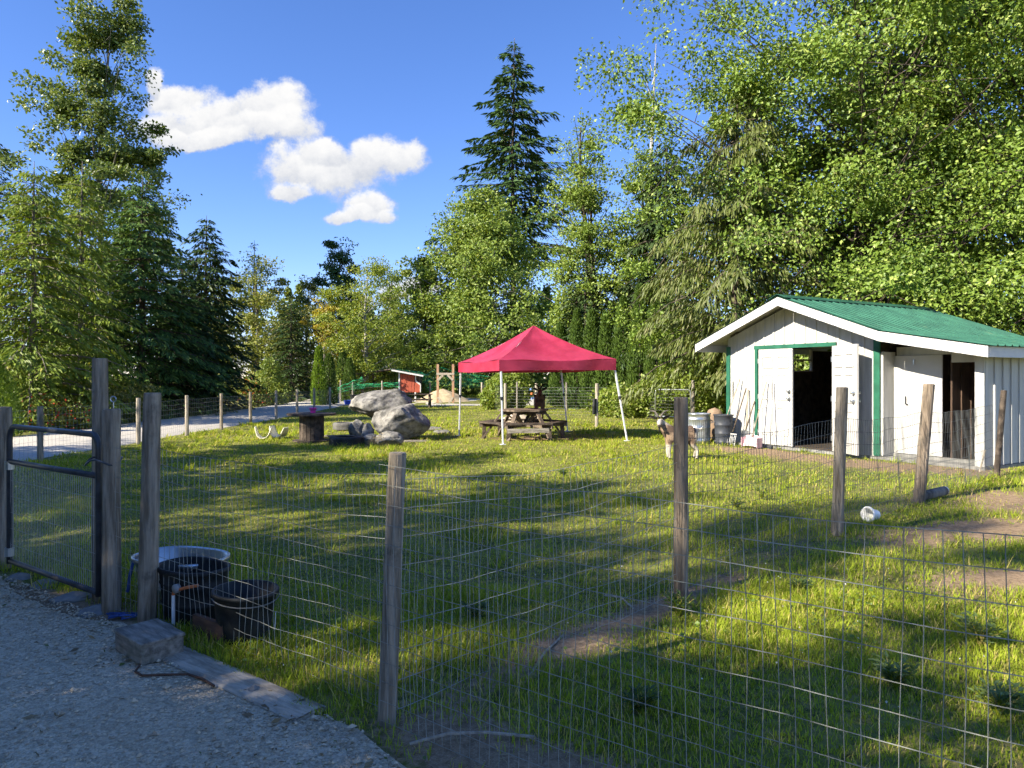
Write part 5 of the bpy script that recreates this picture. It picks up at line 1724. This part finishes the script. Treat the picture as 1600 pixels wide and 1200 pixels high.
def tyre(name, label, x, y, Ro, w, mat, tilt=0.0):
    t = thing(name, label, 'tyre', (x, y, G(x, y) - .01))
    Ri = Ro * .58
    prof = [(Ri, .02), (Ri * 1.25, 0), (Ro * .93, .0), (Ro, .03), (Ro * 1.0, w - .03), (Ro * .93, w), (Ri * 1.25, w), (Ri, w - .02), (Ri * 1.12, w - .03), (Ro * .93, w * .5), (Ri * 1.12, .03), (Ri, .02)]
    vs_ = MB(); n = 40
    k = len(prof)
    V = [(r * math.cos(6.283 * j / n), r * math.sin(6.283 * j / n), z) for r, z in prof for j in range(n)]
    vs_.add(V, [(i * n + j, i * n + (j + 1) % n, (i + 1) * n + (j + 1) % n, (i + 1) * n + j) for i in range(k - 1) for j in range(n)])
    o = vs_.build('carcass', mat, t, smooth=True)
    tr = MB()
    for j in range(46):
        a = 6.283 * j / 46
        for zc in (w * .3, w * .7): tr.box((Ro * math.cos(a), Ro * math.sin(a), zc), (.012, .045, w * .26), Matrix.Rotation(a, 3, 'Z'))
    tag(tr.build('tread', mat, t), kind='stuff')
    return t


tyre('tyre', 'black tyre lying in the shade before the boulders', XA(541, 15.2), 15.25, .37, .20, BLACKR)
tyre('tyre', 'dusty grey tyre lying behind the boulders', XA(540, 19.6), 19.6, .34, .21, M('dusty_rubber', (.13, .125, .115), .9, .25, 6, bump=.3))
lg = thing('fallen_pole', 'thin grey pole lying between spool and tyre', 'pole', (XA(528, 16.8), 16.8, G(XA(528, 16.8), 16.8)))
MB().tube([(-.6, -.1, .04), (.5, .3, .05)], .04, 8).build('pole', GREYW, lg)


def shell_seat(name, label, x, y, rz, flip):
    t = thing(name, label, 'plastic seat', (x, y, G(x, y)), rz, 'cream plastic seats on the lawn')
    m = MB()
    prof = [(-.17, .30), (-.155, .22), (-.12, .10), (-.06, .045), (.02, .04), (.07, .06), (.12, .12), (.15, .20), (.165, .26)]
    if flip: prof = [(-p[0], p[1]) for p in prof][::-1]
    def f(u, v):
        s = u * (len(prof) - 1); i = min(int(s), len(prof) - 2); q = s - i
        px = prof[i][0] * (1 - q) + prof[i + 1][0] * q; pz = prof[i][1] * (1 - q) + prof[i + 1][1] * q
        taper = 1 - .35 * abs(2 * u - 1) ** 2
        return (px, (v - .5) * .38 * taper, pz)
    m.grid(f, 24, 6)
    o = m.build('seat_shell', CREAM, t, smooth=True)
    sd = o.modifiers.new('thick', 'SOLIDIFY'); sd.thickness = .018
    bs = MB()
    for sx in (-.08, .08): bs.box((sx, 0, .022), (.03, .18, .044))
    bs.build('skid', CREAM, t)
    return t


shell_seat('cream_seat', 'cream curved plastic seat further from the spool', XA(412, 16.7), 16.7, R(12), False)
shell_seat('cream_seat', 'cream curved plastic seat closer to the spool', XA(435, 16.9), 16.95, R(-8), False)

# ------------------------------------------------------------------ far end: coop, arch, picnic table, netting
cx0, cy0 = XA(640, 43), 43.0
cp = thing('chicken_coop', 'red and white chicken coop on legs under an open lean roof', 'coop', (cx0, cy0, 0))
f43 = 43.0 / FPX
def cX(px): return (px - 640) * f43
def cZ(py): return CAMZ - (py - HOR) * f43
P = [(cX(625), cZ(613)), (cX(656), cZ(613)), (cX(656), cZ(600)), (cX(649), cZ(594)), (cX(648), cZ(585)), (cX(625), cZ(582))]
for i in range(5):
    xa, xb = P[0][0] + (P[4][0] - P[0][0]) * i / 5, P[0][0] + (P[4][0] - P[0][0]) * (i + 1) / 5 - .01
    MB().box(((xa + xb) / 2, 0, (cZ(613) + cZ(584)) / 2), (xb - xa, .05, cZ(584) - cZ(613))).build('wall_board', REDW, cp)
MB().prism([(P[4][0], cZ(613)), (P[1][0], cZ(613)), (P[2][0], P[2][1]), (P[3][0], P[3][1])], 'y', -.024, .026).build('wall_board', REDW, cp)
MB().box((.0, .8, (cZ(613) + cZ(584)) / 2), (1.1, 1.4, cZ(586) - cZ(613))).build('box', DARKW, cp)
MB().box((cX(624), -.03, (cZ(627) + cZ(582)) / 2), (.09, .09, cZ(582) - cZ(627))).build('corner_post', WTRIM, cp)
MB().box((cX(649), -.03, (cZ(627) + cZ(613)) / 2), (.09, .09, cZ(613) - cZ(627))).build('corner_post', WTRIM, cp)
for (a, b) in (((649.5, 585), (649.5, 595)), ((649.5, 595), (657, 601)), ((657, 601), (657, 613))):
    MB().beam((cX(a[0]), -.04, cZ(a[1])), (cX(b[0]), -.04, cZ(b[1])), .05, .09).build('edge_trim', WTRIM, cp)
MB().beam((cX(614), -.5, cZ(578)), (cX(663), -.5, cZ(587)), .04, .13).build('fascia_board', WTRIM, cp)
MB().prism([(cX(612), cZ(576)), (cX(665), cZ(585.5)), (cX(665), cZ(586.5)), (cX(612), cZ(577))], 'y', -.52, 1.9).build('roof_panel', M('coop_roof', (.03, .16, .09), .7, .2, 4), cp)
MB().prism([(cX(553), cZ(583.5)), (cX(614), cZ(576)), (cX(614), cZ(577.5)), (cX(553), cZ(585.5))], 'y', -.5, 1.9).build('roof_panel', TABLEW, cp)
for px, dy in ((568, -.3), (575, 1.6), (610, 1.6)):
    MB().box((cX(px), dy, cZ(580) / 2 - .05), (.11, .11, cZ(580) - .06)).build('roof_post', TABLEW, cp)


def sheet_net(name, label, pts_top, pts_bot, y, seed, amp=.25):
    t = thing(name, label, 'netting', (XA(pts_top[0][0], y), y, 0), 0, 'green nets over the poultry pens')
    ox = XA(pts_top[0][0], y); f = y / FPX
    def lerp(pts, u):
        s = u * (len(pts) - 1); i = min(int(s), len(pts) - 2); q = s - i
        return pts[i][0] * (1 - q) + pts[i + 1][0] * q, pts[i][1] * (1 - q) + pts[i + 1][1] * q
    def fn(u, v):
        a, b = lerp(pts_top, u), lerp(pts_bot, u)
        px, py = a[0] * (1 - v) + b[0] * v, a[1] * (1 - v) + b[1] * v
        dy = amp * (mnoise.noise(Vector((u * 6, v * 4, seed))) * 2)
        return ((px - 800) * f - ox, dy + (v - .5) * .6, CAMZ - (py - HOR) * f + .06 * mnoise.noise(Vector((u * 9, v * 3, seed + 5))))
    o = MB().grid(fn, 40, 14).build('net', NET, t, smooth=True)
    tag(o, kind='stuff')
    # gathered edge ropes
    m = MB()
    for v in (0.0, .35, .8):
        m.tube([fn(i / 40, v) for i in range(41)], .012 if v else .02, 4, False)
    m.build('edge_rope', M('green_rope', (.02, .30, .12), .6, .2, 8), t)
    return t


sheet_net('pen_netting', 'green net sagging over the pen left of the coop', [(510, 603), (530, 606), (550, 597), (568, 589)], [(510, 617), (528, 614), (552, 610), (570, 606)], 39.5, 1)
sheet_net('pen_netting', 'green net strung between the shelter posts and the coop', [(560, 601), (590, 599), (624, 598)], [(560, 606), (592, 604), (624, 606)], 41.5, 2)
sheet_net('pen_netting', 'green net draped from the coop roof', [(600, 580), (622, 577), (660, 582), (668, 586)], [(598, 606), (620, 600), (655, 597), (668, 602)], 44.2, 3)
sheet_net('pen_netting', 'green net hanging right of the coop behind the sand pile', [(664, 586), (690, 574), (720, 584), (782, 590)], [(664, 612), (690, 606), (720, 606), (782, 606)], 46.0, 4)
pf = fence('pen_fence', 'thin pen fence posts left of the coop', [(XA(508, 38.5), 38.5)])
for k, (px, d, h) in enumerate(((508, 38.5, 1.25), (516, 39, .9), (532, 41, 1.3), (551, 41, 1.2), (597, 41, 1.25), (672, 44, 1.2))):
    fence_post(pf, XA(px, d), d, h, .045, (0, 0), PALEW if k in (4,) else GREYW, seed=90 + k, n=8)
wire_panel(pf, (XA(508, 38.5), 38.5), (XA(597, 41), 41), .05, 1.1, 6, .3, .003, 95, vseg=2)

ar = thing('timber_arch', 'tall reddish timber frame with corner braces right of the coop', 'frame', (XA(696, 40), 40, 0))
for sx in (-.43, .43):
    MB().box((sx, 0, 1.10), (.13, .11, 2.2)).build('post', M('cedar_timber', (.36, .19, .11), .8, .2, 4, col2=(.46, .30, .19), stretch=(6, 6, .7)), ar)
    MB().beam((sx, -.06, 1.30), (sx * .3, -.06, 1.60), .04, .12).build('brace', PALEW, ar)
    MB().beam((sx, -.06, .35), (sx * .45, -.06, .03), .04, .12).build('brace', PALEW, ar)
MB().box((0, -.01, 1.66), (1.0, .13, .12)).build('crossbar', PALEW, ar)
sp2 = MB()
sp2.grid(lambda u, v: ((u - .5) * 3.4, (v - .5) * 2.4, .80 * max(0, 1 - math.sqrt((2 * u - 1) ** 2 + (2 * v - 1) ** 2)) ** .85 * (1 + .45 * mnoise.noise(Vector((u * 4, v * 4, 2)))) - .01), 26, 20)
so = thing('sand_pile', 'tan sand heap behind the timber frame', 'sand', (XA(692, 42.6), 42.6, 0))
sp2.build('sand_heap', SANDM, so, smooth=True)
tb = thing('far_picnic_table', 'small dark picnic table in front of the red coop', 'table', (XA(652, 34.5), 34.5, G(XA(652, 34.5), 34.5)), R(3))
for i in range(4): MB().box((0, -.28 + i * .185, .66), (1.45, .17, .035)).build('top_plank', DARKW, tb)
for sy in (-.62, .62): MB().box((0, sy, .40), (1.45, .22, .035)).build('bench_plank', DARKW, tb)
for sx in (-.6, .6):
    for sy in (-1, 1): MB().beam((sx, sy * .22, .64), (sx, sy * .60, 0), .04, .09, (1, 0, 0)).build('leg', DARKW, tb)
    MB().beam((sx, -.72, .36), (sx, .72, .36), .04, .09).build('bench_support', DARKW, tb)
MB().beam((-.5, 0, .36), (-.05, 0, .62), .04, .07).build('brace', TABLEW, tb)
MB().beam((.5, 0, .36), (.05, 0, .62), .04, .07).build('brace', TABLEW, tb)
bucket('blue_tub', 'small blue tub on the gravel near the pen posts', (XA(543, 38), 38, .02), .15, .19, .22, BLUEP)
bucket('grey_drum', 'pale grey drum standing by the pen left of the blue tub', (XA(526, 39), 39, .02), .16, .16, .55, M('grey_drum_plastic', (.30, .31, .31), .6, .1, 5), bail=False, cat='drum')
bucket('black_drum', 'black tub by the pen right of the blue tub', (XA(556, 38.6), 38.6, .02), .26, .30, .5, BLACKR, bail=False, cat='tub')

# coloured scrap tied to the back fence
BLUEF = M('faded_blue_cloth', (.14, .22, .45), .8, .2, 6)
bn = thing('fence_bunting', 'strip of blue and orange scraps tied to the mesh fence', 'bunting', (XA(829, 26.7), 26.68, 0))
for k, (dx, z, mt) in enumerate(((0, 1.0, BLUEF), (.05, .84, ORANGEP), (.07, .66, BLUEF))):
    MB().grid(lambda u, v: (dx + (u - .5) * .11, -.04 + .02 * math.sin(u * 7 + k), z + (v - .5) * .075 + .03 * u), 5, 3).build('scrap', mt, bn)


# ------------------------------------------------------------------ tubs at the fence, box, small things
def oval_tank(name, label, x, y, rz, rx, ry, h, mat, cat, flatback=0.0, taper=.88):
    t = thing(name, label, cat, (x, y, G(x, y)), rz)
    n = 40
    def ring(f, z, off=0.0):
        out = []
        for j in range(n):
            th = 6.283 * j / n
            c, s = math.cos(th), math.sin(th)
            px = math.copysign(abs(c) ** .8, c) * (rx * f + off); py = math.copysign(abs(s) ** .8, s) * (ry * f + off)
            if flatback and py > 0: py *= (1 - flatback)
            out.append((px, py, z))
        return out
    rings = [ring(taper, 0, -.01), ring(taper, .01), ring(taper + (1 - taper) * .33, h * .33), ring(taper + (1 - taper) * .35, h * .35, .007), ring(taper + (1 - taper) * .38, h * .38), ring(taper + (1 - taper) * .68, h * .68, 0), ring(taper + (1 - taper) * .70, h * .70, .007), ring(taper + (1 - taper) * .73, h * .73),
             ring(1, h - .03), ring(1, h - .025, .014), ring(1, h, .016), ring(1, h + .003, .006), ring(1, h - .008, -.004), ring(taper + .5 * (1 - taper), h * .5, -.008), ring(taper, .02, -.012)]
    m = MB()
    V = [p for r in rings for p in r]
    F = [(i * n + j, i * n + (j + 1) % n, (i + 1) * n + (j + 1) % n, (i + 1) * n + j) for i in range(len(rings) - 1) for j in range(n)]
    F.append(tuple(range((len(rings) - 1) * n, len(rings) * n)))
    m.add(V, F)
    m.build('body', mat, t, smooth=True)
    # water
    wz = h * .62
    MB().add([(p[0], p[1], wz) for p in ring(taper + .6 * (1 - taper), 0, -.012)], [tuple(range(n))]).build('water', M('trough_water', (.012, .018, .012), .03, .1, 4, spec=.8), t)
    return t


fa = math.atan2(FDIR.y, FDIR.x)
tk = oval_tank('stock_tank', 'galvanised oval water tank behind the post by the gate', -2.17, 4.66, fa + .25, .31, .21, .27, GALV, 'tank')
m = MB().tube([(-.30, -.02, .25), (-.22, -.1, .30), (-.08, -.20, .29), (.02, -.24, .27)], .012, 7); m.build('rope', M('blue_rope', (.05, .10, .30), .6, .3, 14), tk)
MB().tube([(-.22, -.17, .27), (-.225, -.20, .16), (-.23, -.21, .06)], .010, 6).build('rope', MATS['blue_rope'], tk)
bt = oval_tank('black_water_tub', 'black oval rubber water tub between tank and bucket', -1.90, 4.27, fa + .1, .225, .17, .32, BLACKR, 'tub', flatback=.25)
MB().tube([(.09, -.175, .235), (.09, -.20, .235)], .026, 14).build('drain_plug', M('grey_fitting', (.30, .30, .29), .5, .1, 6), bt, smooth=True)
pp = thing('valve_pipe', 'orange and white pipe bent against the black tub', 'pipe', (-1.93, 4.07, 0), fa)
MB().tube([(-.02, 0, .02), (-.02, 0, .20)], .010, 8).build('pipe', WHITEP, pp)
MB().tube([(-.02, 0, .20), (-.015, .0, .225), (.10, .02, .262), (.14, .06, .27)], .009, 8).build('arm', ORANGEP, pp)
bkt = bucket('black_bucket', 'large black rubber bucket nearest the gravel yard', (-1.485, 3.93, G(-1.485, 3.93)), .135, .165, .275, BLACKR, rot=(R(2), R(2), .6))
MB().box((.155, -.05, .09), (.004, .05, .09), Matrix.Rotation(R(-18), 3, 'Z')).build('sticker', WHITEP, bkt)
bd = thing('fence_board', 'short brown board on edge under the fence by the black bucket', 'board', (-1.66, 3.90, 0), fa)
MB().box((0, 0, .06), (.30, .03, .13)).build('board', M('rust_board', (.13, .07, .045), .9, .3, 5, stretch=(1, 6, 6)), bd)
st = thing('fence_stones', 'pale stone by the pipe under the fence', 'stone', (-2.02, 4.08, 0))
o = boulder('pale_stone', 'pale stone half buried between box and black tub', -1.98, 4.02, -.02, (.13, .10, .09), 61, .3, cuts=5, mat=CONC)
bpy.data.objects.remove(st)
o['group'] = 'stones at the yard edge'
for k, (px, py, s_, lab) in enumerate(((28, 905, .14, 'flat pale stone at the foot of the gate hinge post'), (112, 936, .20, 'flat pale stone in the earth below the gate'), (70, 915, .16, 'brownish flat stone below the middle of the gate'),
                                        (148, 957, .18, 'flat stone just before the latch post'), (395, 1085, .05, 'small white pebble beside the timber sleeper'))):
    x_, y_ = W(px, py)
    q = boulder('flat_stone', lab, x_, y_, -.03, (s_ * 1.3, s_, .075), 70 + k, .5 * k, cuts=4, mat=CONC)
    q['group'] = 'stones at the yard edge'
bxw = thing('wooden_block', 'weathered timber box lying on the gravel before the second post', 'box', (-1.90, 3.72, .012), R(-41))
MB().box((0, 0, .048), (.33, .215, .094)).build('body', GREYW, bxw, bevel=.006)
MB().box((0, 0, .1045), (.345, .225, .017)).build('lid', GREYW, bxw, bevel=.004)
sl = thing('timber_sleeper', 'long pale timber sleeper sunk along the gravel edge', 'timber', (-1.36, 3.40, 0), fa)
MB().grid(lambda u, v: ((u - .5) * 1.25, (v - .5) * .17, .026 + .006 * mnoise.noise(Vector((u * 14, v * 3, 1))) - .012 * (abs(2 * v - 1) ** 8)), 60, 8).box((0, 0, -.008), (1.25, .17, .05)).build('sleeper', M('pale_sleeper', (.36, .305, .225), .95, .25, 5, col2=(.60, .52, .40), bump=.8, bscale=16, stretch=(1, 5, 5)), sl, smooth=False)
wr = thing('rusty_cable', 'rusty wire curling on the gravel below the timber box', 'wire', (-1.80, 3.45, .012))
MB().tube([(-.06, .12, .01), (-.03, .0, .01), (.03, -.05, .012), (.14, -.04, .012), (.24, -.03, .01), (.33, -.08, .01), (.42, -.16, .01)], .006, 6).build('cable', M('rust', (.10, .055, .035), .9, .3, 15), wr, smooth=True)
rp = thing('blue_twine', 'tangle of blue twine at the foot of the latch post', 'twine', (-2.36, 4.27, .0))
rgt = random.Random(8)
MB().tube([(rgt.uniform(-.09, .12), rgt.uniform(-.05, .05), rgt.uniform(.008, .04)) for _ in range(26)], .004, 4).build('twine', MATS['blue_rope'], rp)
wb = bucket('white_bucket', 'white bucket tipped over on the bare earth right of the dark post', (3.60, 7.02, .068 + G(3.6, 7.02)), .048, .065, .13, WHITEP, rot=(R(84), 0, R(-64)), bail=False)
lo = thing('cut_log', 'short log with a pale cut end at the foot of the leaning post', 'log', (5.0, 8.45, G(5.0, 8.45) + .05), R(28))
MB().tube([(-.22, 0, 0), (.24, 0, .03)], .055, 12, True, .05, 5).build('bark', BARK, lo)
MB().tube([(.235, 0, .03), (.250, 0, .03)], .053, 12).build('cut_end', WHITEP, lo)
sk = thing('thin_stake', 'thin pale stick leaning at the shed corner', 'stake', tuple(shed_pt(5.45, -.35, 0)))
MB().tube([(-.04, 0, 0), (.06, .03, .34)], .014, 6).build('stick', PALEW, sk)


def weed(name, label, x, y, h, n, seed, mat, leaf=.06, cat='weed'):
    rg = np.random.default_rng(seed)
    root = thing(name, label, cat, (x, y, G(x, y)), 0, 'weeds standing in the lawn')
    st_ = MB(); P, D = [], []
    for i in range(n):
        a, ln = rg.uniform(0, 6.28), rg.uniform(.2, .7)
        tip = np.array([math.cos(a) * h * ln, math.sin(a) * h * ln, h * rg.uniform(.6, 1)])
        st_.tube([(0, 0, 0), tuple(tip * .5 + np.array([0, 0, h * .12])), tuple(tip)], [.004, .003, .001], 4, False)
        for q in np.linspace(.25, 1, 7):
            P.append(tip * q + np.array([0, 0, h * .12 * (1 - abs(2 * q - 1))])); D.append(np.array([math.cos(a + rg.uniform(-1.6, 1.6)), math.sin(a + rg.uniform(-1.6, 1.6)), rg.uniform(.0, .6)]))
    P, D = np.array(P), np.array(D); m_ = len(P)
    s = leaf * rg.uniform(.6, 1.3, m_)
    V, F = leaf_quads(P, D, unit(rg.normal(0, .4, (m_, 3)) + np.array([0, 0, 1])), s, s * .38)
    st_.build('stems', MATS['grass_blade'], root)
    tag(link('leaves', raw_mesh('leaves', V, F), mat, root), kind='stuff')


L_WEED = leaf_mat('weed_leaf', (.05, .095, .03), (.14, .21, .07), trans=.35, nscale=3)
L_THIS = leaf_mat('thistle_leaf', (.09, .14, .045), (.22, .30, .10), trans=.25, nscale=3)
for k, (px, py, h, n, mt, lab) in enumerate(((745, 975, .16, 12, L_WEED, 'leafy weed in the lawn behind the corner post'), (1190, 782, .30, 9, L_THIS, 'tall thistle between the two middle posts'),
                                             (1150, 800, .22, 9, L_WEED, 'dark weed left of the tall thistle'), (1060, 965, .22, 14, L_WEED, 'leafy weed at the foot of the brown post'),
                                             (1400, 1080, .22, 16, L_THIS, 'grey green thistle behind the near mesh'), (1530, 1010, .26, 18, L_THIS, 'wide thistle patch nearest the frame edge'),
                                             (1000, 1120, .14, 14, L_WEED, 'low weed by the near fence bottom'), (880, 745, .14, 12, L_WEED, 'small weed in the lit streak of lawn'), (1250, 925, .14, 12, L_WEED, 'small weed in the bright spot of grass'),
                                             (1560, 1120, .2, 16, L_THIS, 'low thistle at the lower right of the picture'), (700, 725, .12, 12, L_WEED, 'low weed in the lawn before the canopy'))):
    x_, y_ = W(px, py)
    weed('weed', lab, x_, y_, h * .62, n * 2, 300 + k, mt, .042)
for k, (pts, lab) in enumerate((([(640, 1170), (700, 1165), (760, 1155), (835, 1165)], 'long dry curved stalk on the earth beside the corner post'), ([(945, 935), (970, 945), (990, 958)], 'pale stick in the grass left of the brown post'), ([(820, 1075), (850, 1035), (880, 1000)], 'dry stalk leaning across the bare patch'))):
    q = [W(a, b) for a, b in pts]
    o = thing('dry_stalk', lab, 'stick', (q[0][0], q[0][1], 0), 0, 'dry sticks on the ground')
    MB().tube([(a - q[0][0], b - q[0][1], .02 + .03 * math.sin(i * 1.3) ** 2) for i, (a, b) in enumerate(q)], .006, 5).build('stalk', PALEW, o)
